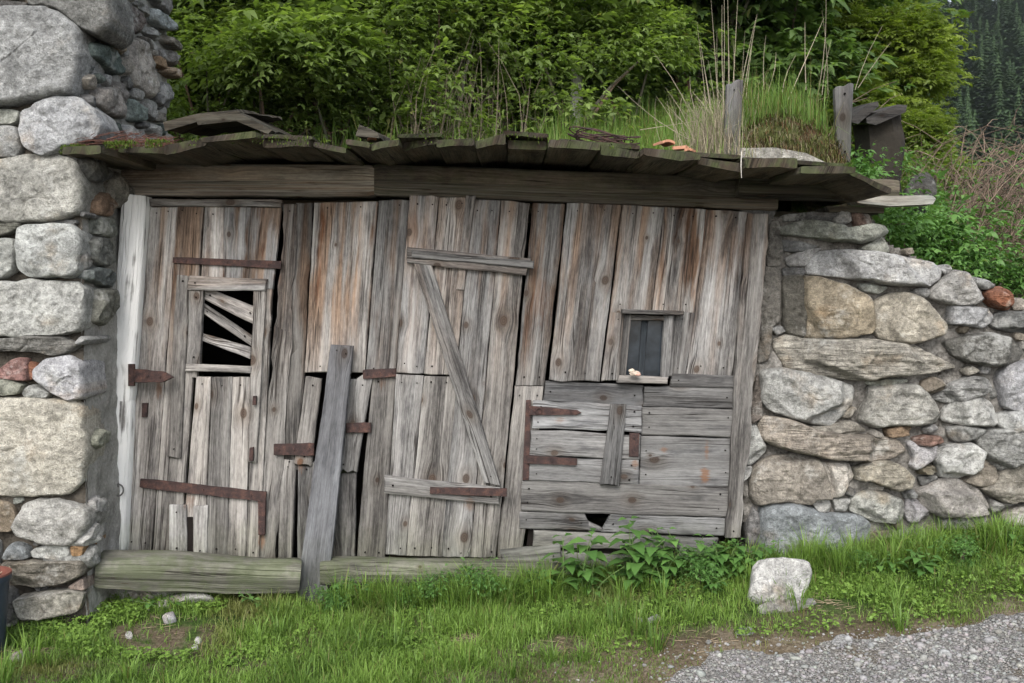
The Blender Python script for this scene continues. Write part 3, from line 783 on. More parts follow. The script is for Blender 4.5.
board(mb, [(533, 400), (642, 406), (641.5, 432.5), (532, 428)], -.040, .026, .2, .95, 'h', jag=.010)
board(mb, [(531, 431), (578, 432.5), (640, 435.5), (639, 459.5)][:1] + [(640.5, 435), (639.5, 459.5), (530, 455)], -.043, .026, .2, 1.02, 'h', jag=.010)
board(mb, [(530, 456.5), (639.5, 460.5), (638, 485), (528, 480.5)], -.039, .026, .2, .96, 'h', jag=.008)
d3 = mb.build('hatch', M['wood_grey'], shed); tag(d3, 'small low hatch of three grey boards')
mb = MB(); board(mb, [(611, 404.5), (626.5, 405), (619.5, 486), (600, 484.5)], -.066, .024, .15, .82); mb.build('batten', M['wood_grey'], d3)
hb = MB(); strap(hb, (529, 410.5), (577, 412.5), 9, 5, -.050, True)
c = P(539, 411, -.062); tube(hb, [c + np.array([math.cos(t) * .015, 0, math.sin(t) * .015]) for t in np.linspace(0, 6.283, 13)], .0035, 5, closed=False)
hb.build('hinge', M['rust'], d3)
hb = MB(); strap(hb, (527, 459.5), (577, 462), 8, 7, -.052); hb.build('hinge', M['rust'], d3)
hb = MB(); plate(hb, [(526, 400), (531, 400), (529, 480), (522.5, 480)], -.036, .006); hb.build('hinge_post', M['rust'], d3)
hb = MB(); plate(hb, [(629.5, 433), (639.5, 433.5), (638.5, 457), (629, 456.5)], -.048, .005); disc(hb, 634, 438, -.053); disc(hb, 633.5, 452, -.053); hb.build('hasp', M['rust'], d3)
# --- roof: boards from front to back, traced along the eave
EX = [58, 65, 110, 160, 205, 260, 310, 345, 372, 400, 437, 475, 507, 548, 600, 640, 700, 745, 850, 892]
EY = [150, 147, 143, 141, 138.5, 137.5, 139, 141, 141, 138, 136, 138, 134.5, 138.5, 144, 149, 153, 158, 166, 184]
YE = -.58; SL = .035
EP = np.array([P(a, b, YE) for a, b in zip(EX, EY)])
def roof_z(x, y=None):
    return np.interp(x, EP[:, 0], EP[:, 2]) + ((y - YE) * SL if y is not None else 0)
def roof_board(mb, x0, x1, y0, y1, z0, z1, th, tone, warm=.25, jag=.008):
    """z0, z1: top heights at the two long sides of the front edge"""
    ts = [0, .06, .35, .65, .94, 1]; V = []; G = []; Fa = []; C = []; so = random.uniform(0, 90); nc = len(ts)
    ss = [0, .004, .012] + [i / 18 for i in range(1, 19)]; k = tone * random.uniform(.7, 1.25); skew = random.uniform(-.035, .035)
    for i, s_ in enumerate(ss):
        for lay in (0, 1):
            for t in ts:
                y = y0 + (y1 - y0) * s_ + (1 - s_) * skew * (t - .5) * 2
                e = nz((y, t * 3, so), 4, so) * jag
                xx = x0 + (x1 - x0) * t + (e if t in (0, 1) else 0)
                z = z0 * (1 - t) + z1 * t + (y - YE) * SL + .006 * nz((xx, y, so), 5, so)
                if t in (0, 1): z += -.003 if lay == 0 else .003
                yy = y + (.012 * nz((t * 5, so, 0), 1.5, so) + .010 * nz((t * 13, so, lay), 2, so) if i < 2 else 0)
                V.append((xx, yy, z - lay * th * (1 + .35 * nz((xx, 1, so), 12, so)))); G.append((y + so, t * (x1 - x0) + so + lay * .013, warm))
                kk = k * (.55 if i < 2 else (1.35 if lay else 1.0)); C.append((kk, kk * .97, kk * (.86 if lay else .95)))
    row = 2 * nc; ny = len(ss) - 1
    for s_ in range(ny):
        a = s_ * row
        for j in range(nc - 1):
            Fa.append((a + j, a + j + 1, a + row + j + 1, a + row + j))
            Fa.append((a + nc + j + 1, a + nc + j, a + row + nc + j, a + row + nc + j + 1))
        Fa.append((a, a + row, a + row + nc, a + nc)); Fa.append((a + nc - 1, a + 2 * nc - 1, a + row + 2 * nc - 1, a + row + nc - 1))
    for j in range(nc - 1):
        Fa.append((j, nc + j, nc + j + 1, j + 1)); b = ny * row
        Fa.append((b + j, b + j + 1, b + nc + j + 1, b + nc + j))
    mb.add(V, Fa, C, G)
mb = MB(); ub = MB()
for i in range(len(EX) - 1):
    x0, x1 = EP[i][0], EP[i + 1][0]
    if x1 < -1.9: y1 = -.52; x0, x1 = x0, x1
    else: y1 = 1.36
    if i == 0: continue
    parts = max(1, round((x1 - x0) / random.uniform(.15, .30)))
    for k in range(parts):
        a = x0 + (x1 - x0) * k / parts; b = x0 + (x1 - x0) * (k + 1) / parts
        za = EP[i][2] + (EP[i + 1][2] - EP[i][2]) * k / parts; zb = EP[i][2] + (EP[i + 1][2] - EP[i][2]) * (k + 1) / parts
        o = random.uniform(-.018, .010); t = random.uniform(-.014, .014)
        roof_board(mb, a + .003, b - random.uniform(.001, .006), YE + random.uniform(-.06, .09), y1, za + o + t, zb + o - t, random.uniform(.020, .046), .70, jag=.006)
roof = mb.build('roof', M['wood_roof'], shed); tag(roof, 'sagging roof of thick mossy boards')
# second course of boards lying over the joints
mb = MB()
for px0, px1, off in [(262, 312, .02), (398, 440, .03), (505, 550, .03), (560, 640, .02), (640, 742, .02), (745, 850, .015)]:
    a = P(px0, 140, YE)[0]; b = P(px1, 140, YE)[0]
    roof_board(mb, a, b, YE + .02 + random.uniform(-.02, .04), 1.25, float(roof_z(a)) + off * .6, float(roof_z(b)) + off * .8, .018, .55)
mb.build('roof_cover_board', M['wood_roof'], roof)
mb = MB()
for y in (.22, .75):
    log(mb, [(-1.88, y, 2.10 + y * SL), (1.62, y, 1.93 + y * SL)], .05, .05, tint=(.6, .58, .52))
mb.build('rafter', M['wood_dark'], shed)

# ================================================================== STONE WALLS
GR = (.30, .295, .28); GL = (.40, .395, .375); GD = (.17, .168, .16); BR = (.26, .225, .18); TN = (.34, .31, .265); WH = (.50, .485, .45)
DK = (.095, .092, .086); RD = (.26, .12, .075); BL = (.27, .285, .285); GG = (.13, .155, .14); GRN = (.33, .335, .29)
def jcol(c, a=.08):
    k = random.uniform(1 - a, 1 + a); return (c[0] * k * random.uniform(.98, 1.02), c[1] * k, c[2] * k * random.uniform(.98, 1.02))

def bumpy_sheet(mb, o, ea, eb, en, a0, a1, b0, b1, step, amp, cut=None):
    na = int((a1 - a0) / step) + 2; nb = int((b1 - b0) / step) + 2; V = []; Fa = []
    for j in range(nb):
        for i in range(na):
            a = a0 + (a1 - a0) * i / (na - 1); b = b0 + (b1 - b0) * j / (nb - 1)
            h = amp * (nz((a, b, 0), 6, 3.3) + .6 * nz((a, b, 0), 17, 8.1) + .35 * nz((a, b, 0), 45, 1.7))
            V.append(o + ea * a + eb * b + en * h)
    for j in range(nb - 1):
        for i in range(na - 1):
            if cut and not cut(a0 + (a1 - a0) * (i + .5) / (na - 1), b0 + (b1 - b0) * (j + .5) / (nb - 1)): continue
            k = j * na + i; Fa.append((k, k + 1, k + na + 1, k + na))
    mb.add(V, Fa)

# ---- right: dry-stone retaining wall
RW = [  # outline in pixels, colour, depth, layering
 ([(778,228),(796,222),(809,220.5),(828,224),(842,229),(869,224),(881,226),(886,233),(876,239),(860,244),(828,240),(801,236.5),(779.5,234.5)], GRN, .10, .3),
 ([(784,214),(838,213),(836,223),(800,221),(784,222)], GD, .04, .5),
 ([(836,211),(848,212),(850,222),(838,226),(830,221)], GR, .05, 0),
 ([(849,213),(868,214),(871,224),(854,228)], (.22,.15,.12), .04, .5),
 ([(872,241),(882,237),(889,252),(880,253),(858,249)], GRN, .03, 0),
 ([(781,240),(800,242),(818,246),(806,251),(782,251)], GD, .02, .3),
 ([(785,258),(805,250),(822,248),(811,256),(805,266),(788,267)], GR, .03, 0),
 ([(782,268),(804,268),(805,275),(784,276)], GD, .02, .5),
 ([(807,262),(812,255),(822,251),(850,250),(890,254.5),(930,262),(940,270),(938,280),(928,286.5),(900,286),(860,279.5),(820,276),(807,274)], (.46,.455,.44), .10, 0),
 ([(803,277),(820,278),(850,287.5),(868,297),(871,304),(871,330),(868,334),(845,337),(825,337),(806,338),(802,330)], (.34,.285,.21), .10, .35),
 ([(782,277),(803,275),(805,338),(784,332)], (.13,.12,.10), .05, .2),
 ([(858,284),(870,283),(887,287),(877,294),(862,291)], GRN, .04, 0),
 ([(873,304),(880,297.5),(893,294),(908,293.5),(920,300),(935,315),(943,325),(942,333),(925,340),(900,343),(880,339),(874,326)], (.40,.365,.30), .10, 0),
 ([(930,291),(945,277),(953,271),(964,273),(969,284),(979,291),(978,300),(968,305),(950,305),(930,298)], (.33,.325,.30), .08, 0),
 ([(984,292),(998,286),(1010,293),(1013,302),(1006,310),(991,306),(984,299)], RD, .08, .6),
 ([(968,276),(985,281),(995,287),(983,290),(971,284)], GR, .04, .3),
 ([(949,306),(968,306),(985,309),(992,316),(989,323),(980,328),(968,325),(947,324),(949,314)], (.40,.40,.39), .07, 0),
 ([(990,317),(1000,312),(1030,313),(1034,332),(1005,331),(990,326)], GD, .07, .5),
 ([(943,341),(969,336),(985,333),(1001,336),(1012,340),(1022,353),(1015,362),(1001,366),(984,364),(965,361),(951,354)], (.13,.125,.11), .09, .3),
 ([(774,340),(787,334),(801,338),(842,339),(870,340),(909,343.5),(937,357),(957,367),(927,373),(874,377.5),(864,379.5),(828,377),(796,372.5),(784,366),(775,352)], (.34,.32,.27), .12, .9),
 ([(864,382),(885,378),(905,378.5),(905,382),(870,386)], GRN, .05, .4),
 ([(761,371),(784,368),(822,377),(851,385),(853,391),(850,403),(842,414),(828,425.5),(806,421),(790,416.5),(768,409),(760,399)], (.43,.42,.395), .11, 0),
 ([(867,388),(890,383.5),(916,385),(929,397),(938,414),(935,421),(918,425),(896,424),(874,427),(857,420),(862,408),(868,399)], (.40,.385,.34), .08, .45),
 ([(845,409),(853,406.5),(857,409),(848,418),(842,417)], TN, .04, 0),
 ([(931,398),(950,384),(968,377),(982,377),(988,389),(977,395.5),(947,402.5)], GR, .08, .7),
 ([(944,408),(956,400.5),(979.5,397),(990,403),(994,414),(994,422),(987,426),(956,424),(941,420)], (.37,.365,.34), .09, 0),
 ([(999,373),(1010,364),(1030,360),(1040,408),(1002,408),(998,393)], (.36,.36,.36), .08, 0),
 ([(996,414),(1028,407),(1034,429),(1002,431),(996,423)], GL, .08, 0),
 ([(759,424),(763,415.5),(791,418.5),(820,431),(843,434.5),(869,434),(896,438.5),(905,450),(889,459),(872,460.5),(836,458.5),(819,455),(796,452),(775,446.5),(761,439)], (.31,.27,.22), .11, .8),
 ([(809,426),(828,426),(848,420),(857,424),(866,430.5),(847,435),(828,433.5),(813,429.5)], TN, .05, .6),
 ([(867,433),(872,428.5),(882,434),(875,438)], TN, .05, 0),
 ([(884,429),(897,425.5),(911,427),(906,434.5),(887,437)], (.28,.20,.13), .06, .4),
 ([(906,443),(911,441),(918,448),(938,445),(931,459),(914,469),(908,464),(912,457)], (.44,.43,.42), .06, 0),
 ([(912,438),(924,435),(940,436),(944,442),(933,445.5),(915,444.5)], (.22,.14,.11), .05, .6),
 ([(921,428),(935,423.5),(936,431),(924,433.5)], GR, .05, 0),
 ([(947,427),(962,425.5),(984,428.5),(969,438),(956,442),(948,436)], GR, .07, 0),
 ([(932,459),(939,448),(956,443),(968,443),(982,451),(981,463),(968,473),(953,477.5),(940,476),(938,467)], (.47,.47,.44), .10, .3),
 ([(972,437),(988,428.5),(1030,430),(1034,453),(1000,470),(994,469),(985,456),(977,445)], (.25,.245,.225), .09, .6),
 ([(982,459),(991,464),(994,476),(988,484),(974,485),(960,480),(971,473)], (.26,.23,.19), .06, .3),
 ([(996,473),(1028,458),(1040,498),(1002,501),(988,494),(977,487.5),(993,480)], (.27,.25,.21), .08, .5),
 ([(916,467),(933,465),(937,472),(918,474)], (.20,.175,.13), .05, .5),
 ([(918,477),(937,475.5),(938,480.5),(922,486)], GD, .02, 0),
 ([(917,490),(933,482),(946,478),(956,478.5),(966,483),(976,488.5),(988,506),(982,512),(956,514.5),(937,514),(924,509),(918,498)], (.38,.36,.32), .12, 0),
 ([(988,498),(1003,504),(1000,511),(988,511)], GR, .05, 0),
 ([(853,468),(869,462),(889,461),(901,466),(911,477),(908,486),(896,490),(883,484.5),(866,478.5),(854,479)], (.30,.27,.22), .09, .8),
 ([(749,484),(752,469),(769,457),(791,454),(819,460),(826,476),(831,498),(813,498),(808,503),(788,500.5),(764,502),(755,504),(749,494)], (.30,.27,.225), .09, 0),
 ([(820,462),(848,463.5),(853,476),(845,485),(841,495),(832,497),(827,478)], (.52,.49,.44), .06, 0),
 ([(810,501),(828,499),(831,506),(828,512),(818,512)], WH, .03, 0), ([(833,499),(850,498),(845,510),(834,511)], GL, .03, 0),
 ([(851,496),(869,490),(883,492.5),(902,500),(901,517),(891,522),(874,519.5),(867,517),(850,511)], (.39,.385,.35), .08, 0),
 ([(868,482.5),(883,483),(882,490),(868,489)], GL, .03, 0), ([(902,490),(913,489),(914,497.5),(904,498)], GR, .06, 0),
 ([(906,499),(915,498.5),(930,514),(908,523),(904,513)], (.37,.36,.36), .05, 0),
 ([(759,509),(764,503),(788,501),(809,506),(819,513),(861,514.5),(869,523),(868,540),(850,546),(840,560),(757,562),(756,529)], BL, .13, 0),
 ([(745,530),(752,506),(757,512),(757,545),(746,545)], GD, .06, 0),
 ([(746,428),(756,425.5),(759,434),(766,449),(752,463),(746,464)], GL, .04, 0), ([(743,467),(752,466),(747,476),(741,482)], GL, .04, 0),
 ([(764,268),(780,270),(781,320),(772,324),(769,359),(757,362),(759,312)], (.19,.175,.155), .03, 0),
 ([(769,223),(779,222),(782,266),(766,266)], (.16,.15,.13), .03, 0), ([(751,395),(758,373),(762,417),(750,424)], (.16,.14,.12), .03, 0),
 ([(938,517),(985,515),(988,526),(940,528)], GR, .06, .5), ([(1000,513),(1030,503),(1034,522),(1003,524)], TN, .05, .3),
]
YW = .05
def front(px, y): q = P(px[0], px[1], y); return (q[0], q[2])
ORG = np.array([0, YW, 0.0]); EA = np.array([1.0, 0, 0]); EB = np.array([0, 0, 1.0]); EN = np.array([0, -1.0, 0])
rwall = tag(empty('stone_wall', (1.3, YW, float(ground_h(1.3, 0)))), 'dry stone retaining wall of rough granite boulders right of the shed', 'wall')
polys = [s[0] for s in RW]
dom = [(744,214),(870,208),(890,240),(945,266),(1000,282),(1024,298),(1060,318),(1120,345),(1200,380),(1200,520),(1030,545),(930,545),(870,560),(745,560)]
mb = MB()
for q, c, d, l in RW:
    stone(mb, [front(p, YW) for p in q], ORG, EA, EB, EN, d, .16, jcol(c), max(l, random.choice([0, .15, .3])), 6.0, 1.25, .008)
fl = fill_stones(dom, polys, [(26, 9, 500), (9, 4.6, 1500)])
for q in fl:
    o = ORG + np.array([0, random.uniform(.0, .03), 0])
    stone(mb, [front(p, YW) for p in q], o, EA, EB, EN, random.uniform(.02, .06), .08, jcol(random.choice([GR, GR, GD, TN, GL, BR, (.2, .17, .13)]), .15), random.choice([0, 0, .5]))
mb.build('stonework', M['stone'], rwall, auto=50)
mb = MB()
dp = [front(p, YW) for p in dom]
bumpy_sheet(mb, ORG + np.array([0, .022, 0]), EA, EB, EN, 1.16, 3.5, .0, 2.05, .014, .028, lambda a, b: in_poly(np.array([[a, b]]), [(x, z - .02) for x, z in dp])[0])
mb.build('packing', M['mortar_mid'], rwall)
mb = MB()   # body of the wall behind its face
body = [front(p, YW) for p in [(744,216),(868,212),(888,243),(943,270),(1000,287),(1024,303),(1060,323),(1120,350),(1200,390),(1200,570),(744,580)]]
n = len(body); V = [(x, YW + .09, z) for x, z in body] + [(x, YW + .36, z) for x, z in body]
mb.add(V, [tuple(range(n))] + [tuple(range(2 * n - 1, n - 1, -1))] + [(i, (i + 1) % n, n + (i + 1) % n, n + i) for i in range(n)])
mb.build('wall_core', M['mortar_dark'], rwall, smooth=False)

# ---- left: corner of the stone house
XS, YF = -1.91, -.50
LW = [
 ([(30,-16),(112,-16),(113,8),(116,19),(111,31),(100,36.5),(85,30),(64,13),(46,8),(31,7)], (.19,.185,.17), .12, 0),
 ([(-14,0),(27,2),(22,8),(-12,9)], DK, .04, .4),
 ([(-34,11),(0,10),(18,8.5),(46,9),(64,14),(83,30),(85,53),(80,79),(75,95),(56,97),(0,105.5),(-34,107)], (.36,.36,.355), .16, 0),
 ([(22,113),(48,101),(62,97.5),(82,99),(91,108),(100,124),(94,137),(64,148.5),(44,156),(27,147),(22,129)], (.44,.435,.44), .12, 0),
 ([(-8,110),(10,109.5),(20,112),(17,123),(-6,125)], GRN, .05, 0),
 ([(-18,128),(14,127),(20,135),(21,150),(15,156),(-16,158)], (.38,.375,.36), .10, 0),
 ([(-30,161),(0,160),(30,155),(58,154),(78,162),(82,182),(80,212),(64,218.5),(29,222),(-30,220)], (.40,.385,.34), .09, 0),
 ([(-15,223),(20,222),(21,227),(0,235),(-15,236)], (.20,.20,.165), .05, .5), ([(48,221),(75,219.5),(76,223.5),(52,225)], GD, .03, .5),
 ([(20,229),(29,224.5),(70,225.5),(78,231),(82,250),(79,271),(70,277),(29,275.5),(20,269),(18,250)], (.43,.43,.41), .10, 0),
 ([(-18,239),(13,240),(16,250),(14,270),(0,278.5),(-18,279)], (.36,.365,.33), .08, 0),
 ([(-30,284),(26,281),(73,282.5),(82,289),(83.5,321),(79,331),(63,334.5),(0,335.5),(-30,336)], (.40,.405,.38), .09, 0),
 ([(-20,340),(35,336.5),(61,336.5),(80,345),(70,352),(56,356),(29,350),(-20,352)], (.19,.185,.165), .07, .8),
 ([(-4,372),(16,359),(27,359),(29,381),(0,378)], (.26,.15,.13), .07, .3), ([(28.5,362),(36,364),(36,378),(30,380)], RD, .04, .3),
 ([(35,370),(48,360),(69,356.5),(82,363),(85,397),(70,400),(56,392.5),(36,379)], (.47,.47,.48), .09, 0),
 ([(-12,379.5),(8,379.5),(25,385),(18,394),(-12,395.5)], (.30,.30,.25), .06, 0), ([(20,392),(31,384.5),(50,392.5),(48,397.5),(23,397)], GL, .05, 0),
 ([(-30,399),(0,398.5),(50,399.5),(74,401),(82,406),(85,452),(80,481),(66,494),(29,496),(-30,494)], (.45,.42,.355), .07, 0),
 ([(14,525),(26,503.5),(40,499.5),(70,503),(88,509),(89,522),(82,535),(77,543),(49,544),(18,534)], (.38,.365,.33), .10, .3),
 ([(-14,500),(12,503),(14,519),(10,532),(-14,530)], (.22,.18,.13), .04, 0),
 ([(2,559),(10.5,543.5),(28,548),(30,558.5)], BL, .06, 0), ([(32,550),(53,544.5),(68,545.5),(70,555),(58,558),(33,557)], GL, .06, .3),
 ([(70,546),(84,545),(83,555),(73,556)], (.30,.19,.10), .05, .3),
 ([(3,562),(65,560.5),(83,560),(84,574),(62,583),(16,585),(9,578)], (.20,.185,.15), .10, .8),
 ([(16,597),(67,590),(83,593),(78,612),(23,618)], (.33,.31,.26), .12, .2), ([(66,588),(83,578),(85,591)], (.34,.27,.23), .04, 0),
 ([(-30,540),(-2,540),(-4,580),(-30,582)], GR, .06, 0), ([(-30,588),(14,588),(16,625),(-30,630)], GD, .06, 0),
]
LS = [
 ([(84,155),(110,160),(109,179),(91,182),(83,170)], (.15,.145,.13), .07, 0),
 ([(92,202),(102,192),(111,200),(116,212),(113,216),(94,215)], (.25,.17,.115), .06, 0),
 ([(94,224),(97,217),(111,218),(113,236),(107,238),(94,233)], (.23,.235,.20), .06, 0),
 ([(88,243),(97,237.5),(116,242),(113,263),(105,266.5),(97,264),(88,250)], (.19,.195,.18), .06, 0),
 ([(84,249),(88,251),(96,265),(85,269)], GR, .03, 0),
 ([(87,270),(102,267.5),(114,274),(116,280),(112,288),(101,285),(88,279)], (.17,.185,.18), .06, 0),
 ([(97,289),(115,289),(115,302),(106,325),(92,321),(96,302)], (.24,.235,.20), .07, 0),
 ([(91,438),(99,428.5),(107,431),(107,444),(100,450),(91,445)], (.36,.36,.29), .06, 0),
 ([(92,501.5),(100,495),(107,503),(101,513),(94,513)], GL, .06, 0),
 ([(86,559),(95,543.5),(99,555),(92,568)], GR, .05, 0), ([(85,543),(93,522),(104,530),(98,540),(88,546)], GL, .06, .3),
 ([(84,46),(90,37.5),(105,47.5),(119,63),(119,74),(109,75.5),(98,65),(85,56)], (.135,.17,.155), .10, 0),
 ([(83,58),(88,53.5),(98,67),(95,72),(83,74)], (.13,.135,.13), .05, 0),
 ([(105,37),(116,32.5),(124,40),(121,54),(112,51)], (.30,.24,.17), .07, 0),
 ([(112,5),(123,3.5),(141,19),(144,28),(141,34),(123,32.5),(116,17.6)], (.15,.125,.11), .10, .4),
 ([(125,44),(134,38.5),(142,40.5),(151,60),(158,70),(162,88),(146,98),(131,84)], (.45,.41,.36), .08, 0),
 ([(109,79),(121,84),(130,98),(126,104),(112,88)], (.33,.30,.27), .06, .3),
 ([(95,88),(109,86.5),(123,102),(128,119),(105,116),(91,102)], (.34,.31,.28), .09, 0),
 ([(128,-2),(146,7),(147,19),(141,16)], GR, .06, 0), ([(148,7),(169,25),(169,31),(158,30),(149,19)], (.40,.43,.43), .10, .2),
 ([(146,-5),(171,-5),(169,19)], GR, .08, 0), ([(144,23),(162,39),(158,41),(146,33)], GL, .06, .3),
 ([(163,33),(176,46),(174,52),(162,42)], TN, .10, 0), ([(141,35),(158,51),(155,54),(148,47)], GL, .06, .3),
 ([(160,47),(176,60),(176,70),(163,58)], GL, .10, .3), ([(155,55),(167,65),(165,70),(153,61)], (.36,.25,.16), .07, 0),
 ([(165,67),(177,72),(176,81),(163,72)], (.40,.31,.22), .09, 0), ([(165,83),(172,84),(172,109),(163,98)], GR, .05, 0),
 ([(155,111),(165,114),(168,121),(155,121)], TN, .05, 0), ([(130,98),(146,112),(144,121),(130,121)], (.24,.28,.25), .06, .3),
]
house = tag(empty('stone_house', (XS, YF, 0.0)), 'corner of a stone house with large granite blocks rising left of the shed', 'house')
EAx = np.array([0, 1.0, 0]); ENx = np.array([1.0, 0, 0])
OF = np.array([0, YF, 0.0]); OS = np.array([XS, 0, 0.0])
def sidep(px): q = PXP(px[0], px[1], XS); return (q[1], q[2])
mb = MB()
for q, c, d, l in LW:
    stone(mb, [front(p, YF) for p in q], OF + np.array([0, .02, 0]), EA, EB, EN, d * .62, .22, jcol(c), l, 12.0, .30, .008)
polys = [s[0] for s in LW]
for q in fill_stones([(-320,-260),(84,-260),(84,600),(-320,640)], polys, [(46, 24, 300), (24, 8, 900), (7, 3.4, 1200)]):
    stone(mb, [front(p, YF) for p in q], OF + np.array([0, .05, 0]), EA, EB, EN, random.uniform(.04, .09), .2, jcol(random.choice([GR, GL, TN, GRN, GD]), .12), 0)
# side wall: stones laid out in metres on the wall itself
for q, c, d, l in LS:
    sp = [sidep(p) for p in q]
    sp = [(max(-.52, min(.70, a)), b) for a, b in sp]
    stone(mb, sp, OS - ENx * .022, EAx, EB, ENx, d * .80, .18, jcol(c), l)
spolys = [[sidep(p) for p in s[0]] for s in LS]
pp = [[(a * 200, b * 200) for a, b in q] for q in spolys]
for q in fill_stones([(-94, 0), (128, 0), (134, 700), (-94, 700)], pp, [(20, 10, 400), (10, 4, 1200)]):
    if max(b for a, b in q) < 425: continue            # below the roof the joints are pointed flush with mortar
    stone(mb, [(a / 200, b / 200) for a, b in q], OS - ENx * .012, EAx, EB, ENx, random.uniform(.03, .06), .15, jcol(random.choice([GR, GL, TN, GD, GG]), .15), 0)
mb.build('stonework', M['stone'], house, auto=50)
mb = MB()
bumpy_sheet(mb, OF + np.array([0, .035, 0]), EA, EB, EN, -3.4, XS - .02, -.15, 3.6, .025, .03)
mb.build('packing', M['mortar_dark'], house)
mb = MB()
bumpy_sheet(mb, OS - ENx * .026, EAx, EB, ENx, -.47, .66, -.15, 3.6, .014, .011)
mb.build('mortar', M['mortar_grey'], house)
mb = MB(); boxpts(mb, -5.5, XS - .075, YF + .09, .62, -.3, 3.6); mb.build('wall_core', M['mortar_dark'], house, smooth=False)

# ================================================================== GROUND
def axis(parts):
    out = []
    for a, b, s in parts: out.append(np.arange(a, b, s))
    out.append(np.array([parts[-1][1]])); return np.concatenate(out)
xs = axis([(-600, -60, 45), (-60, -12, 4), (-12, -3.2, .4), (-3.2, 3.4, .03), (3.4, 12, .3), (12, 60, 4), (60, 600, 30)])
ys = axis([(-400, -40, 40), (-40, -8, 4), (-8, -2.2, .3), (-2.2, .3, .03), (.3, .34, .02), (.34, 1.26, .1), (1.26, 1.42, .02), (1.42, 8, .15), (8, 30, 1.5), (30, 320, 10), (320, 700, 60)])
gx, gy = np.meshgrid(xs, ys); gz = ground_h(gx, gy)
V = np.stack([gx, gy, gz], -1).reshape(-1, 3); nx_, ny_ = len(xs), len(ys)
ii = (np.arange(ny_ - 1)[:, None] * nx_ + np.arange(nx_ - 1)[None, :]).ravel()
Fq = np.stack([ii, ii + 1, ii + 1 + nx_, ii + nx_], -1)
g = NT('earth_and_turf'); ob = g.obj(); s_ = g.sep(ob)
a = g.noise(ob, 5, 6, .65); b = g.noise(ob, 60, 5, .7); c = g.noise(ob, 1.6, 3)
dirt = g.ramp(g.math('ADD', g.math('MULTIPLY', a, .5), g.math('MULTIPLY', b, .5)), [(.36, (.045, .034, .022)), (.5, (.105, .082, .055)), (.64, (.20, .17, .125))])
gr_ = g.ramp(b, [(.35, (.018, .034, .008)), (.65, (.050, .085, .018))])
mk = g.step(g.math('ADD', g.math('MULTIPLY', a, .6), g.math('MULTIPLY', c, .4)), .44, .54)
far = g.step(s_[1], 20, 40)
rdn = g.math('ADD', g.math('MULTIPLY', s_[1], -1.0), g.math('MULTIPLY', g.math('SUBTRACT', a, .5), .5)); mk = g.math('MULTIPLY', mk, g.math('SUBTRACT', 1.0, g.math('MULTIPLY', g.step(rdn, .62, .85), g.step(s_[0], -.4, .5))))
col = g.mix(mk, dirt, gr_); col = g.mix(far, col, (.012, .022, .010))
M['earth'] = g.pbr(col, .95, g.bump(g.math('ADD', a, b), .02, .8), .1)
me = np_mesh('ground', V, Fq, smooth=True); me.materials.append(M['earth'])
o = bpy.data.objects.new('ground', me); COL.objects.link(o); o['kind'] = 'structure'

def road_d(x, y):                     # distance beyond the ragged edge of the gravel (positive = on the road)
    d = -np.asarray(y, float)
    e = .96 + .10 * (vnoise(x, y, 1.3, 11) - .5) + .14 * (vnoise(x, y, 4.0, 12) - .5) + .06 * (vnoise(x, y, 12, 13) - .5)
    e = e + .60 * sstep(1.0, -.5, x) - .19 * sstep(1.0, 2.4, x)
    return d - e
xs = axis([(-40, -4, 2), (-4, 4, .025), (4, 40, 2)]); ys = axis([(-7, -3, .4), (-3, -.7, .025)])
gx, gy = np.meshgrid(xs, ys); rd = road_d(gx, gy)
gz = ground_h(gx, gy) + np.clip(rd * .10, -.06, .010) + .004 * (vnoise(gx, gy, 28, 14) - .5)
V = np.stack([gx, gy, gz], -1).reshape(-1, 3); nx_ = len(xs)
ii = (np.arange(len(ys) - 1)[:, None] * nx_ + np.arange(nx_ - 1)[None, :]).ravel()
Fq = np.stack([ii, ii + 1, ii + 1 + nx_, ii + nx_], -1)
g = NT('gravel_surface'); ob = g.obj()
vo = g.n('ShaderNodeTexVoronoi'); vo.inputs['Scale'].default_value = 110; g.put(vo.inputs['Vector'], ob)
v2 = g.n('ShaderNodeTexVoronoi'); v2.inputs['Scale'].default_value = 150; g.put(v2.inputs['Vector'], ob)
cc = g.sep(vo.outputs['Color'])
n1 = g.noise(ob, 4, 5)
col = g.ramp(cc[0], [(0, (.105, .10, .093)), (.5, (.155, .15, .139)), (1, (.21, .203, .19))])
col = g.mix(g.step(n1, .5, .68), col, g.mix(1.0, col, (.72, .64, .52), 'MULTIPLY'))
hh = g.math('SUBTRACT', 1.0, g.math('ADD', g.math('MULTIPLY', vo.outputs['Distance'], 1.0), g.math('MULTIPLY', v2.outputs['Distance'], .4)))
M['gravel'] = g.pbr(col, .95, g.bump(hh, .012, 1.0), .15)
me = np_mesh('gravel_road', V, Fq, smooth=True); me.materials.append(M['gravel'])
o = bpy.data.objects.new('gravel_road', me); COL.objects.link(o); o['kind'] = 'structure'

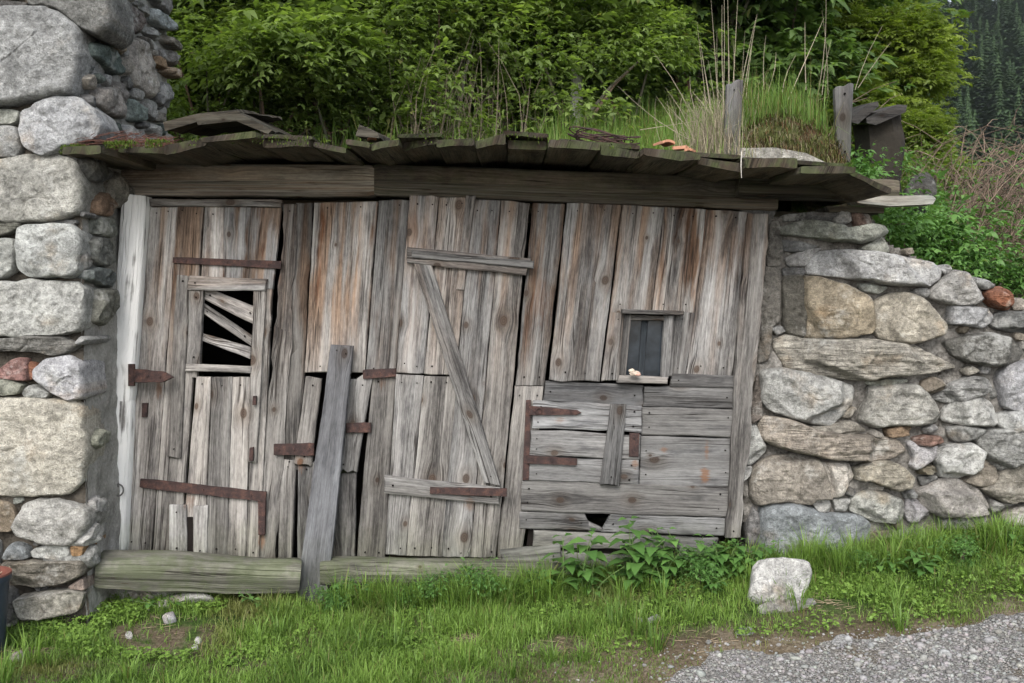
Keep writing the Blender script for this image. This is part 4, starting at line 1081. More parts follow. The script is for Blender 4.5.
# loose gravel lying on it
def pebbles(name, xy, size, cols, mat, flat=.6):
    n = len(xy); ico = []
    t = (1 + 5 ** .5) / 2
    iv = np.array([(-1, t, 0), (1, t, 0), (-1, -t, 0), (1, -t, 0), (0, -1, t), (0, 1, t), (0, -1, -t), (0, 1, -t), (t, 0, -1), (t, 0, 1), (-t, 0, -1), (-t, 0, 1)], float); iv /= np.linalg.norm(iv[0])
    fi = np.array([(0, 11, 5), (0, 5, 1), (0, 1, 7), (0, 7, 10), (0, 10, 11), (1, 5, 9), (5, 11, 4), (11, 10, 2), (10, 7, 6), (7, 1, 8), (3, 9, 4), (3, 4, 2), (3, 2, 6), (3, 6, 8), (3, 8, 9), (4, 9, 5), (2, 4, 11), (6, 2, 10), (8, 6, 7), (9, 8, 1)])
    v = iv[None] * RNG.uniform(.68, 1.25, (n, 12, 1)) * (size[:, None, None] * np.stack([RNG.uniform(.8, 1.35, n), RNG.uniform(.7, 1.1, n), RNG.uniform(.45, .85, n) * flat / .6], -1)[:, None, :])
    an = RNG.uniform(0, 6.28, n); ca, sa = np.cos(an)[:, None], np.sin(an)[:, None]
    x = v[..., 0] * ca - v[..., 1] * sa; y = v[..., 0] * sa + v[..., 1] * ca
    z = v[..., 2] + size[:, None] * .18
    base_z = ground_h(xy[:, 0], xy[:, 1]) + np.clip(road_d(xy[:, 0], xy[:, 1]) * .1, 0, .010)
    V = np.stack([x + xy[:, 0:1], y + xy[:, 1:2], z + base_z[:, None]], -1).reshape(-1, 3)
    Fx = (fi[None] + (np.arange(n) * 12)[:, None, None]).reshape(-1, 3)
    me = np_mesh(name, V, Fx, col=np.repeat(cols, 12, 0)); me.materials.append(mat)
    o = bpy.data.objects.new(name, me); COL.objects.link(o); return o
M['pebble'] = vcol_material('pebble_stone', .9, 90, .004)
N = 90000
xy = np.c_[RNG.uniform(-1.6, 3.6, N), RNG.uniform(-2.3, -.85, N)]
rd = road_d(xy[:, 0], xy[:, 1]); keep = RNG.uniform(0, 1, N) < np.clip(.16 * np.exp(np.minimum(rd, 0) * 9) + (rd > 0) * 1.0, 0, 1) * np.where(rd > 0, .75, 1)
xy = xy[keep]; n = len(xy); sz = np.clip(RNG.lognormal(-5.45, .52, n), .002, .024)
gcol = RNG.uniform(.13, .25, (n, 1)) * np.array([[1.0, .975, .93]]) * RNG.uniform(.95, 1.05, (n, 3))
o = pebbles('gravel', xy, sz, gcol, M['pebble']); o['kind'] = 'stuff'

# ================================================================== SINGLE STONES, POT, LEANING BOARD
def ground_rock(px_poly, depth, col, label, y_top=None, name='boulder', cat='boulder', group=None, thick=.12, tilt=.55, at=None):
    """a rock bedded in the ground: outline seen at its place, facing up and towards the lane"""
    bx = sum(p[0] for p in px_poly) / len(px_poly); by = max(p[1] for p in px_poly)
    c = PG(bx, by) if at is None else P(bx, by, at)
    en = np.array([0, -math.sin(tilt), math.cos(tilt)]); ea = EA; eb = np.array([0, math.cos(tilt), math.sin(tilt)])
    o = c + 0.0 * en; pl = []
    for p in px_poly:
        d = ray(*p); t = np.dot(o - CAM, en) / np.dot(d, en); q = CAM + d * t; pl.append((np.dot(q - o, ea), np.dot(q - o, eb)))
    mb = MB(); stone(mb, pl, o, ea, eb, en, depth, thick, col, 0, 4.0)
    r = mb.build(name, M['stone'], None, auto=50); tag(r, label, cat, group); return r
ground_rock([(754,563),(782,560),(808,564),(811,577),(803,596),(785,603),(760,603),(750,595)], .05, (.52,.51,.48), 'square white granite boulder bedded in the grass before the wall', tilt=.8)
ground_rock([(758,606),(776,603),(812,598),(816,604),(796,611),(762,612)], .02, (.30,.295,.27), 'flat pale stone lying at the foot of the square white boulder', name='flat_stone', cat='stone', tilt=.5)
ground_rock([(94,600),(104,588),(160,592),(205,593),(212,598),(160,607),(100,603)], .03, (.40,.39,.36), 'long flat grey slab sticking out under the mossy sill beam', name='flat_stone', cat='stone', tilt=.75)
ground_rock([(146,606),(172,596),(210,596),(214,601),(180,604),(164,611),(150,610)], .03, (.42,.41,.38), 'angular flat slab lying in front of the longer slab under the sill', name='flat_stone', cat='stone', tilt=.7)
ground_rock([(162,616),(174,613),(176,621),(165,624)], .015, (.42,.42,.43), 'small grey stone at the upper edge of the bare earth patch', name='small_stone', cat='stone', tilt=.5)
ground_rock([(8,655),(24,653),(26,660),(12,661)], .015, (.30,.29,.27), 'flat grey stone lying in the grass at the lower left', name='small_stone', cat='stone', tilt=.4)
for (px, py, r, lab) in [(129, 636, 4, 'white pebble at the left end of the bare earth patch'), (198, 641, 3.5, 'white pebble on the right side of the bare earth patch'), (195, 648, 3.5, 'pale grey pebble just below the white pebble at the earth patch'), (123, 655, 2.5, 'tiny white pebble in the grass below the bare earth patch')]:
    ground_rock([(px - r, py), (px - r * .4, py - r * 1.1), (px + r * .6, py - r), (px + r, py), (px + r * .5, py + r * .8), (px - r * .5, py + r * .7)], .008, (.52, .50, .47), lab, name='pebble', cat='pebble', thick=.02, tilt=.7)
for (px, py, rx, lab) in [(940, 651, 17, 'largest flat grey stone lying flush in the gravel at the right'), (844, 642, 13, 'dark flat stone tilted in the gravel near the road edge'), (738, 665, 8, 'round pale stone lying in the gravel below the boulder'), (638, 621, 6, 'small round stone at the grass edge'), (655, 593+27, 8, 'small grey stone in the thin grass at the road edge'), (745, 630+2, 10, 'oval grey stone half sunk in the worn grass')]:
    ground_rock([(px - rx, py + 1), (px - rx * .6, py - rx * .35), (px + rx * .3, py - rx * .42), (px + rx, py - 1), (px + rx * .6, py + rx * .3), (px - rx * .5, py + rx * .28)], .012, (.36, .355, .345), lab, name='road_stone', cat='stone', thick=.03, tilt=.12)

mb = MB(); foot = PG(311, 602)
c = [P(331, 345, -.075), P(353, 346, -.075), P(326.5, 602, foot[1]), P(295, 602, foot[1])]
board(mb, None, pts=c, th=.032, warm=.2, jag=.004, tint=(.66, .68, .73))
o = mb.build('leaning_board', M['wood_grey']); tag(o, 'long grey board propped against the front between the two doors', 'board')

# flower pot at the house corner
pc = P(-19, 618, -.75); pz = float(ground_h(pc[0], pc[1])); pc[2] = pz
pot = tag(empty('flower_pot', pc), 'dark blue flower pot with a reddish inside at the foot of the house wall', 'flower pot')
def lathe(mb, c, prof, seg=28, col=(1, 1, 1)):
    V = [c + np.array([r * math.cos(6.28318 * k / seg), r * math.sin(6.28318 * k / seg), z]) for r, z in prof for k in range(seg)]
    mb.add(V, [(i * seg + k, i * seg + (k + 1) % seg, (i + 1) * seg + (k + 1) % seg, (i + 1) * seg + k) for i in range(len(prof) - 1) for k in range(seg)], col)
M['pot'] = plain_material('blue_glaze', (.022, .030, .045), .45, .4); M['pot_rim'] = plain_material('red_clay', (.13, .045, .032), .7, .3); M['soil'] = mortar_material('dry_soil', (.02, .015, .01), (.09, .07, .05))
hp = P(-19, 574, -.75)[2] - pz
mb = MB(); lathe(mb, pc, [(0, 0.004), (.082, .004), (.088, .01), (.112, hp - .03), (.120, hp - .028), (.122, hp)]); mb.build('pot_body', M['pot'], pot)
mb = MB(); lathe(mb, pc, [(.1225, hp - .004), (.121, hp + .004), (.108, hp + .003), (.103, hp - .045)]); mb.build('rim', M['pot_rim'], pot)
mb = MB(); lathe(mb, pc, [(.106, hp - .035), (.05, hp - .022), (0.001, hp - .02)]); mb.build('soil', M['soil'], pot)
mb = MB()
for k in range(16):
    an = random.uniform(0, 6.28); r = random.uniform(.02, .09); p = pc + np.array([math.cos(an) * r, math.sin(an) * r, hp - .03]); tube(mb, [p, p + np.array([random.uniform(-.05, .05), random.uniform(-.04, .04), random.uniform(.02, .06)])], .0022, 5, (.30, .24, .17))
tag(mb.build('dry_twigs', M['straw'], pot), kind='stuff')

# ornament on the window sill
oc = P(635, 376, -.095)
mb = MB()
def blob(mb, c, r, sx=1, sy=1, sz=1, col=(1, 1, 1), n=10, amp=.15):
    V = []; Fa = []; so = random.uniform(0, 50)
    for i in range(n + 1):
        ph = math.pi * i / n
        for k in range(2 * n):
            th = math.pi * k / n; d = np.array([math.sin(ph) * math.cos(th), math.sin(ph) * math.sin(th), math.cos(ph)])
            V.append(c + d * np.array([sx, sy, sz]) * r * (1 + amp * nz(d, 1.6, so) + amp * .5 * nz(d, 4, so)))
    for i in range(n):
        for k in range(2 * n): Fa.append((i * 2 * n + k, (i + 1) * 2 * n + k, (i + 1) * 2 * n + (k + 1) % (2 * n), i * 2 * n + (k + 1) % (2 * n)))
    mb.add(V, Fa, col)
px_ = 4.8 / F
blob(mb, oc + np.array([0, 0, 2.6 * px_]), 4.2 * px_, 1.3, .9, .62, (.40, .33, .27), amp=.35); blob(mb, oc + np.array([-3.2 * px_, 0, 5.2 * px_]), 2.6 * px_, 1.2, .9, .8, (.42, .36, .29), amp=.4)
blob(mb, oc + np.array([2.6 * px_, -2.5 * px_, 1.8 * px_]), 2.2 * px_, 1.4, 1, .8, (.40, .25, .20), amp=.35)
o = mb.build('shell_ornament', M['pebble']); tag(o, 'small pale shell ornament standing on the window sill', 'ornament')

# ================================================================== THINGS ON THE ROOF
def wedge(px_poly, y, th, mat, name, label, cat, tint=(1, 1, 1), depth_dir=(0, 1, .093), length=.5, group=None, guvw=.3):
    """a slab with a traced front outline, running back for its own length"""
    p = [P(a, b, y) for a, b in px_poly]; d = np.array(depth_dir, float); n = len(p); mb = MB(); so = random.uniform(0, 50)
    k = 8; V = []; G = []
    for i in range(k + 1):
        for j, q in enumerate(p):
            w = np.array([nz((i * .4, j, so), 2, so), 0, nz((i * .4, j, so + 9), 2, so)]) * .012
            V.append(q + d * length * i / k + (w if i else 0)); G.append((q[0] + so, q[2] + i * length / k, guvw) if mat is not M['stone'] else (0, 0, 0))
    Fa = [tuple(range(n))[::-1], tuple(k * n + j for j in range(n))]
    for i in range(k):
        for j in range(n): Fa.append((i * n + j, (i + 1) * n + j, (i + 1) * n + (j + 1) % n, i * n + (j + 1) % n))
    mb.add(V, Fa, tint, G); o = mb.build(name, mat, None); tag(o, label, cat, group); return o
wedge([(163, 122), (198, 113.5), (238, 109.5), (240, 112.5), (200, 121), (165, 131)], -.40, .03, M['wood'], 'loose_board', 'loose weathered board lying askew on the left end of the roof', 'board', (.34, .33, .31), (.45, .85, .06), .30)
wedge([(195, 118.5), (236, 111), (272, 130), (268, 134), (236, 121), (198, 125)], -.47, .03, M['wood'], 'loose_board', 'broken board tip jutting over the eave beside the askew board', 'board', (.30, .29, .27), (.1, 1, .07), .35)
wedge([(355.5, 136), (359, 124.5), (378, 133), (379, 138)], -.50, .03, M['wood'], 'loose_board', 'short grey board end standing up at the middle of the eave', 'board', (.42, .39, .36), (.1, 1, .06), .25)
wedge([(740, 161), (741, 148), (775, 147.5), (806, 153), (828, 163.5), (824, 166)], -.45, .05, M['stone'], 'roof_slab', 'pale grey stone slab weighing down the roof edge under the turf', 'slab', (.40, .38, .34), (0, 1, .08), .4)
wedge([(853, 199), (885, 196), (932, 195.5), (936, 199), (933, 204), (890, 206), (858, 203)], -.12, .03, M['wood_grey'], 'pale_board', 'pale board sticking out sideways under the right end of the roof', 'board', (1.7, 1.72, 1.75), (.05, 1, .05), .16)
wedge([(826, 206), (884, 207), (884, 213), (830, 212)], .0, .03, M['wood_grey'], 'flat_board', 'thin grey board wedged on top of the right wall under the pale board', 'board', (.6, .6, .56), (0, 1, 0), .2)
def shard(px, py, y, w, label, rot=0.0, h=.02):
    c = P(px, py, y); mb = MB(); V = []; n = 7; so = random.uniform(0, 9)
    for s_ in range(4):
        for k in range(n):
            t = -.9 + 1.8 * k / (n - 1); e = w * .5
            x = math.sin(t) * e * (1 - .12 * s_ * (k % 2)); z = (math.cos(t) - .6) * e * .55
            yy = (s_ - 1.5) * w * .33 + .01 * nz((k, s_, so), 2, so)
            V.append(c + np.array([x * math.cos(rot) - yy * math.sin(rot), x * math.sin(rot) + yy * math.cos(rot), z]))
    m = len(V); V += [p - np.array([0, 0, .011]) for p in V]; Fa = []
    for s_ in range(3):
        for k in range(n - 1):
            a = s_ * n + k; Fa.append((a, a + 1, a + n + 1, a + n)); Fa.append((m + a + n, m + a + n + 1, m + a + 1, m + a))
        Fa.append((s_ * n, s_ * n + n, m + s_ * n + n, m + s_ * n)); Fa.append((s_ * n + n - 1, m + s_ * n + n - 1, m + s_ * n + 2 * n - 1, s_ * n + 2 * n - 1))
    for k in range(n - 1): Fa.append((k, m + k, m + k + 1, k + 1)); Fa.append((3 * n + k, 3 * n + k + 1, m + 3 * n + k + 1, m + 3 * n + k))
    mb.add(V, Fa); o = mb.build('tile_shard', M['tile'], None); tag(o, label, 'roof tile', 'broken clay tiles on the roof'); return o
shard(664, 143, -.42, .085, 'largest broken orange tile shard left of the upright boards', .4)
shard(680, 147.5, -.44, .06, 'orange tile shard lying between two other shards on the roof edge', 1.1)
shard(690, 150, -.46, .05, 'smallest broken tile shard nearest the left upright board', -.5)
shard(372, 137.5, -.46, .05, 'lone tile shard beside the short grey board end', .2)

# coil of rusty wire and twigs
mb = MB()
for k in range(9):
    y0 = random.uniform(-.46, -.30); n = 34; x0 = P(567 + random.uniform(0, 12), 138, y0)[0]; x1 = P(636 + random.uniform(-18, 6), 138, y0)[0]; pts = []
    for i in range(n + 1):
        t = 6.283 * i / n; x = (x0 + x1) / 2 + (x1 - x0) / 2 * math.cos(t)
        pts.append((x, y0 + .07 * math.sin(t), float(roof_z(x)) + (y0 - YE) * SL + .035 + .007 * k * .6 + .012 * math.sin(t * 2 + k)))
    tube(mb, pts, .0032, 5, closed=False)
o = mb.build('wire_coil', M['rust']); tag(o, 'flattened coil of rusty wire lying on the middle of the roof edge', 'wire')

# upright boards that hold the turf
up = []
for q, lab, yy in [([(727, 84), (743, 79), (741, 156), (724, 158)], 'upright grey board holding the turf on its left side', -.40), ([(836, 88), (853, 84), (851, 160), (838, 160)], 'upright grey board holding the turf on its right side', -.36)]:
    mb = MB(); board(mb, q, yy, .03, .15, .62, jag=.006, ends=3); o = mb.build('upright_board', M['wood_grey']); tag(o, lab, 'board', 'boards standing on the roof')
mb = MB(); tube(mb, [P(741.5, 152, -.60), P(741, 166, -.615), P(741.5, 178, -.615)], [.003, .0025, .0015], 5, (.36, .34, .30)); o = mb.build('splinter', M['straw']); tag(o, 'thin pale splinter hanging down over the eave below the turf', 'splinter')

# turf mound
mb = MB(); V = []; Fa = []; na, nb = 60, 36; Cc = []
xL = P(738, 150, -.38)[0]; xR = P(846, 150, -.38)[0]
for j in range(nb + 1):
    for i in range(na + 1):
        a = -1 + 2 * i / na; b = (j / nb) ** 2.2; x = (xL + xR) / 2 + a * (xR - xL) / 2
        prof = (1 - abs(a) ** 4) ** .5 * (.8 + .2 * math.cos(a * 2 + .3))
        y = -.42 + b * 1.15
        ris = min(1, b * 6.5) ** .45
        z0 = float(roof_z(x)) + (y - YE) * SL + .015
        z = z0 + .235 * prof * ris * (1 - .15 * b)
        nn = nz((x, y, z), 9, 1) * .6 + nz((x, y, z), 25, 2) * .4
        V.append((x + .03 * nz((x, z, y), 12, 5), y - .05 * ris * prof * (b < .15) + .06 * nn, z + .045 * nn))
        m = nz((x, z, y), 7, 9) + .5 * nz((x, z, y), 20, 4)
        Cc.append((.060, .032, .015) if m > .2 else ((.045, .050, .015) if m < -.02 else (.075, .060, .032)))
for j in range(nb):
    for i in range(na):
        k = j * (na + 1) + i; Fa.append((k, k + 1, k + na + 2, k + na + 1))
mb.add(V, Fa, Cc); turf = mb.build('turf_mound', M['turf'], auto=180); tag(turf, 'mossy sod of turf with grass on top between the two upright boards', 'turf')

# soil, needles and rubbish lying on the roof boards (hides the back edge of the boards)
xs = np.linspace(-1.88, 1.55, 120); ys = np.linspace(-.20, 1.7, 50); gx, gy = np.meshgrid(xs, ys)
gz = roof_z(gx.ravel()).reshape(gx.shape) + (gy - YE) * SL + .035 * (vnoise(gx, gy, 6, 21) - .42) + .02 * sstep(.2, 1.0, gy) + .15 * sstep(1.15, 1.6, gy)
V = np.stack([gx, gy, gz], -1).reshape(-1, 3); nx_ = len(xs)
ii = (np.arange(len(ys) - 1)[:, None] * nx_ + np.arange(nx_ - 1)[None, :]).ravel()
me = np_mesh('roof_soil', V, np.stack([ii, ii + 1, ii + 1 + nx_, ii + nx_], -1), smooth=True); me.materials.append(M['soil'])
o = bpy.data.objects.new('roof_soil', me); COL.objects.link(o); o['kind'] = 'stuff'

# old broken post with two boards behind the roof
pb = P(880, 190, .75)
post = tag(empty('rotten_stump', pb), 'dark rotten stump with two grey boards on top behind the right roof end', 'stump')
mb = MB(); log(mb, [P(880, 205, .75), P(874, 116, .75)], .115, .13, seg=18, rings=30, flat=.4, rough=.55, tint=(.020, .017, .013), warm=.6); mb.build('trunk', M['bark'], post)
for q in ([(848, 121), (868, 104), (878, 101), (879, 106), (858, 124)], [(866, 118), (898, 104.5), (907, 105), (906, 112), (876, 125), (867, 123)]):
    p = [P(a, b, .55) for a, b in q]; k = len(p); mb = MB(); V = p + [v + np.array([.03, .35, .05]) for v in p]
    mb.add(V, [tuple(range(k))[::-1], tuple(range(k, 2 * k))] + [(j, k + j, k + (j + 1) % k, (j + 1) % k) for j in range(k)], (.26, .25, .24), [(v[0] * 2, v[2] * 3, .1) for v in V]); mb.build('cap_board', M['wood_grey'], post)
g_ = P(925, 235, .65)
ground_rock([(903,192),(912,178),(926,174),(934,182),(936,196),(920,202)], .03, (.085,.082,.075), 'dark grey stone lying in the bank behind the pale board', name='bank_stone', cat='stone', at=.62, tilt=.9)

# ================================================================== GRASS
def blade_mesh(P0, h, w, lean, head, curl, c0, c1):
    """P0 (n,3); every blade 5 vertices, 3 triangles; c0, c1 = light/dry shares"""
    n = len(P0); hd = np.stack([np.cos(head), np.sin(head), np.zeros(n)], -1); sd = np.stack([-np.sin(head + curl), np.cos(head + curl), np.zeros(n)], -1)
    up_ = np.array([0, 0, 1.0])
    mid = P0 + hd * (h * np.sin(lean) * .38)[:, None] + up_ * (h * np.cos(lean * .6) * .58)[:, None]
    tip = P0 + hd * (h * np.sin(lean * 1.25))[:, None] + up_ * (h * np.cos(lean * 1.25))[:, None]
    V = np.stack([P0 - sd * w[:, None] * .5, P0 + sd * w[:, None] * .5, mid - sd * w[:, None] * .42, mid + sd * w[:, None] * .42, tip], 1)
    f = np.array([(0, 1, 3), (0, 3, 2), (2, 3, 4)]); Fx = (f[None] + (np.arange(n) * 5)[:, None, None]).reshape(-1, 3)
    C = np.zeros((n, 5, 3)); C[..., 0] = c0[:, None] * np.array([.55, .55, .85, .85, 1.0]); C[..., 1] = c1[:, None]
    return V.reshape(-1, 3), Fx, C.reshape(-1, 3)
def stuff(name, me, mat, kind='stuff'):
    me.materials.append(mat); o = bpy.data.objects.new(name, me); COL.objects.link(o)
    if kind: o['kind'] = kind
    return o

# bare patches (pixel centre, half width, half height in metres)
bare = [(PG(165, 634), .24, .13), (PG(330, 605), .14, .06), (PG(560, 648), .14, .05), (PG(700, 640), .16, .07), (PG(15, 655), .16, .06), (PG(830, 605), .10, .05), (PG(470, 640), .08, .04)]
def bare_mask(x, y):
    m = np.zeros_like(x)
    for c, a, b in bare:
        e = ((x - c[0]) / a) ** 2 + ((y - c[1]) / (b * 1.8)) ** 2 + .9 * (vnoise(x, y, 14, 31) - .5); m = np.maximum(m, sstep(1.3, .55, e))
    return m
N = 330000
x = RNG.uniform(-4.2, 4.2, N); y = RNG.uniform(-1.75, .02, N)
rd = road_d(x, y); den = vnoise(x, y, 2.6, 41) * .6 + vnoise(x, y, 9, 42) * .5
pk = np.clip(.35 + 1.3 * (den - .28), 0.06, 1) * (1 - .93 * bare_mask(x, y)) * np.where(rd > -.12, np.clip(-rd * 7 + .25, 0, .6), 1) * np.where((rd < 0), 1, 0.02)
pk *= np.where((x < XS) & (y > -.52), 0, 1)
pk *= np.where((x > 1.0) & (x < 1.75) & (rd > -.42), .35, 1)
k = RNG.uniform(0, 1, N) < pk; x, y, rd, den = x[k], y[k], rd[k], den[k]; n = len(x)
cl = vnoise(x, y, 5, 43)
near_wall = sstep(-.38, -.10, y)
h = (.020 + .062 * cl ** 1.5 + .022 * np.clip(-rd, 0, 1)) * RNG.uniform(.45, 1.35, n) + .075 * near_wall * cl * RNG.uniform(.2, 1.2, n)
h *= np.where(x < -1.2, .8, 1.0) * (1 - .45 * np.clip(1 - (-rd) / .35, 0, 1))
tall = RNG.uniform(0, 1, n) < .02; h[tall] *= 1.8
lean = np.abs(RNG.normal(.65, .42, n)); head = RNG.uniform(0, 6.28, n)
lean = np.clip(lean, 0, 1.2)
light = np.clip(.22 + .75 * vnoise(x, y, 3.2, 44) + RNG.normal(0, .2, n), 0, 1)
dry = np.clip((vnoise(x, y, 3.0, 45) - .62) * 1.8, 0, .6) + (RNG.uniform(0, 1, n) < .035) * .8 + np.clip(1 + rd / .3, 0, 1) * .22
P0 = np.stack([x, y, ground_h(x, y) - .004], -1)
wd_ = RNG.uniform(.0018, .0044, n)
# taller tufts
nt = 420; tx_ = RNG.uniform(-2.6, 3.0, nt); ty_ = np.where(RNG.uniform(0, 1, nt) < .5, RNG.uniform(-.28, -.02, nt), RNG.uniform(-1.5, -.02, nt)); kk = (road_d(tx_, ty_) < -.06) & (bare_mask(tx_, ty_) < .2) & ~((tx_ < XS) & (ty_ > -.55)) & ((RNG.uniform(0, 1, nt) < vnoise(tx_, ty_, 2.0, 46) * 1.3)); tx_, ty_ = tx_[kk], ty_[kk]; tx_ = np.r_[tx_, RNG.uniform(P(325, 500, -.15)[0], P(560, 500, -.15)[0], 60), RNG.uniform(P(770, 500, -.15)[0], P(1030, 500, -.15)[0], 50)]; ty_ = np.r_[ty_, RNG.uniform(-.30, -.13, 110)]; nb_ = 46; m_ = len(tx_) * nb_
bx_ = np.repeat(tx_, nb_) + RNG.normal(0, .022, m_); by_ = np.repeat(ty_, nb_) + RNG.normal(0, .02, m_); th_ = np.repeat(RNG.uniform(.07, .17, len(tx_)) + .05 * (np.arange(len(tx_)) >= len(tx_) - 110), nb_) * RNG.uniform(.5, 1.2, m_); by_ = np.minimum(by_, .01)
P0 = np.concatenate([P0, np.stack([bx_, by_, ground_h(bx_, by_) - .004], -1)]); h = np.r_[h, th_]; lean = np.r_[lean, np.clip(np.abs(RNG.normal(.5, .3, m_)), 0, 1.3)]; hd_ = np.arctan2(by_ - np.repeat(ty_, nb_), bx_ - np.repeat(tx_, nb_)) + RNG.normal(0, .5, m_); head = np.r_[head, hd_]
light = np.r_[light, np.clip(np.repeat(RNG.uniform(.2, .9, len(tx_)), nb_) + RNG.normal(0, .15, m_), 0, 1)]; dry = np.r_[dry, (RNG.uniform(0, 1, m_) < .06) * .8]; wd_ = np.r_[wd_, RNG.uniform(.0025, .006, m_)]; n = len(h)
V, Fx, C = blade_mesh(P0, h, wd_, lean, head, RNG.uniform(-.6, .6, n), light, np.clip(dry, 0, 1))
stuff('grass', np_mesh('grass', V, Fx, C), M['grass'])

# meadow grass behind and on the roof, right bank
def meadow(name, N, fx, fy, hfun, zfun, keep, lit=.6, dryp=.12, wid=(.003, .006)):
    x = RNG.uniform(*fx, N); y = RNG.uniform(*fy, N); kk = keep(x, y); x, y = x[kk], y[kk]; n = len(x)
    h = hfun(x, y) * RNG.uniform(.5, 1.25, n); P0 = np.stack([x, y, zfun(x, y)], -1)
    light = np.clip(lit + .5 * (vnoise(x, y, 2.5, 50) - .5) + RNG.normal(0, .15, n), 0, 1); dry = (RNG.uniform(0, 1, n) < dryp) * RNG.uniform(.6, 1, n)
    V, Fx, C = blade_mesh(P0, h, RNG.uniform(*wid, n), np.clip(np.abs(RNG.normal(.35, .32, n)), 0, 1.3), RNG.uniform(0, 6.28, n), RNG.uniform(-.6, .6, n), light, dry)
    return stuff(name, np_mesh(name, V, Fx, C), M['grass'])
rz = lambda x, y: np.where(y < 1.35, np.interp(x, EP[:, 0], EP[:, 2]) + (y - YE) * SL, ground_h(x, y)) - .005
xa = P(552, 140, .6)[0]; xb = P(736, 140, .6)[0]
meadow('meadow_grass', 13000, (xa - .2, 2.3), (.1, 3.6), lambda x, y: .13 + .16 * vnoise(x, y, 3, 51) + .05 * np.clip(y, 0, 2), rz, lambda x, y: (RNG.uniform(0, 1, len(x)) < np.clip(.25 + 1.1 * vnoise(x, y, 4, 52), 0, 1)) & (x > xa + .12 * np.sin(y * 7)) & ~((y < .55) & (x > xL - .05)) & ~((x > xR + .03) & (y < 1.35)), .40, .18)
meadow('bank_grass', 22000, (-4, 7), (1.35, 7), lambda x, y: .18 + .22 * vnoise(x, y, 2, 53), lambda x, y: ground_h(x, y) - .01, lambda x, y: RNG.uniform(0, 1, len(x)) < .8, .45, .15, (.004, .008))
meadow('bank_grass', 16000, (1.5, 5.5), (.34, 3.2), lambda x, y: .10 + .16 * vnoise(x, y, 3, 54), lambda x, y: ground_h(x, y) - .01, lambda x, y: RNG.uniform(0, 1, len(x)) < np.clip(.2 + vnoise(x, y, 3, 55), 0, 1), .5, .25)
# grass on the turf mound (rooted on its own surface)
tv = np.array([v.co for v in turf.data.vertices]) + np.array(turf.location)
top = tv[(tv[:, 1] > -.33)]
idx = RNG.integers(0, len(top), 3000); p0 = top[idx] + RNG.normal(0, .008, (3000, 3)) * [1, 1, 0] - [0, 0, .01]
n = len(p0); V, Fx, C = blade_mesh(p0, RNG.uniform(.08, .40, n) * RNG.uniform(.5, 1, n), RNG.uniform(.002, .0042, n), np.clip(np.abs(RNG.normal(.32, .28, n)), 0, 1.2), RNG.uniform(0, 6.28, n), RNG.uniform(-.5, .5, n), np.clip(RNG.normal(.42, .25, n), 0, 1), (RNG.uniform(0, 1, n) < .16) * .8)
o = stuff('turf_grass', np_mesh('turf_grass', V - np.array(turf.location), Fx, C), M['grass']); o.parent = turf
frn = tv[(tv[:, 1] < -.20)]
idx = RNG.integers(0, len(frn), 2600); p0 = frn[idx] + RNG.normal(0, .006, (2600, 3)); n = len(p0)
V, Fx, C = blade_mesh(p0, RNG.uniform(.012, .06, n) * np.where(RNG.uniform(0, 1, n) < .12, 1.9, 1), RNG.uniform(.0015, .004, n), RNG.uniform(.6, 2.3, n), RNG.normal(-1.57, 1.0, n), RNG.uniform(-.5, .5, n), np.full(n, .4), np.ones(n))
pick = RNG.uniform(0, 1, n); cc_ = np.where(pick[:, None] < .22, np.array([[.20, .165, .105]]), np.where(pick[:, None] < .8, np.array([[.085, .095, .025]]), np.array([[.11, .055, .025]]))) * RNG.uniform(.6, 1.3, (n, 1)); C = np.repeat(cc_, 5, 0)
o = stuff('dry_grass', np_mesh('dry_grass', V - np.array(turf.location), Fx, C), M['straw']); o.parent = turf

# tall dry stalks
def stalks(name, items, col, mat='straw'):
    mb = MB()
    for a, b, r, bend in items:
        a = np.array(a); b = np.array(b); pts = [a * (1 - t) + b * t + np.array([bend * math.sin(t * 3.14), 0, 0]) for t in (0, .3, .6, .85, 1)]
        k = random.uniform(.7, 1.25); tube(mb, pts, [r, r * .9, r * .75, r * .5, r * .25], 4, tuple(c * k for c in col), closed=False)
    o = mb.build(name, M[mat]); o['kind'] = 'stuff'; return o
it = []
for q in [((712, 150), (697, 22)), ((716, 148), (702, 55)), ((720, 150), (711, 0)), ((722, 150), (724, -20)), ((726, 150), (722, 5)), ((728, 148), (727, -30)), ((716, 150), (700, 40)), ((730, 145), (738, -5)), ((733, 140), (756, 18)), ((735, 140), (757, 14)), ((731, 150), (733, 38)), ((724, 150), (717, 30)), ((719, 150), (708, 60)), ((738, 142), (745, 30)), ((725, 150), (729, 50)), ((714, 150), (704, 85)), ((728, 150), (735, 60)),
          ((698, 118), (690, 76)), ((690, 112), (653, 52)), ((662, 124), (618, 86)), ((806, 90), (805, 22)), ((788, 100), (824, 18)), ((818, 95), (826, -5)), ((822, 95), (831, 40)), ((782, 95), (796, 55)), ((764, 90), (766, 35)), ((855, 90), (883, 25)), ((858, 88), (891, 42)), ((768, 92), (776, 52)), ((640, 130), (722, 117)), ((690, 140), (660, 122)), ((828, 95), (822, 10)), ((745, 110), (752, 45))]:
    yy = random.uniform(-.25, .15); it.append((P(*q[0], yy), P(*q[1], yy + random.uniform(-.1, .15)), random.uniform(.0014, .0024), random.uniform(-.015, .015)))
for k in range(150):      # matted straw around the left upright
    yy = random.uniform(-.42, .1); a = P(random.gauss(715, 14), random.uniform(140, 156), yy); it.append((a, a + np.array([random.gauss(0, .09), random.gauss(0, .05), random.uniform(.02, .30) ** 1.0]), random.uniform(.0011, .002), random.uniform(-.05, .05)))
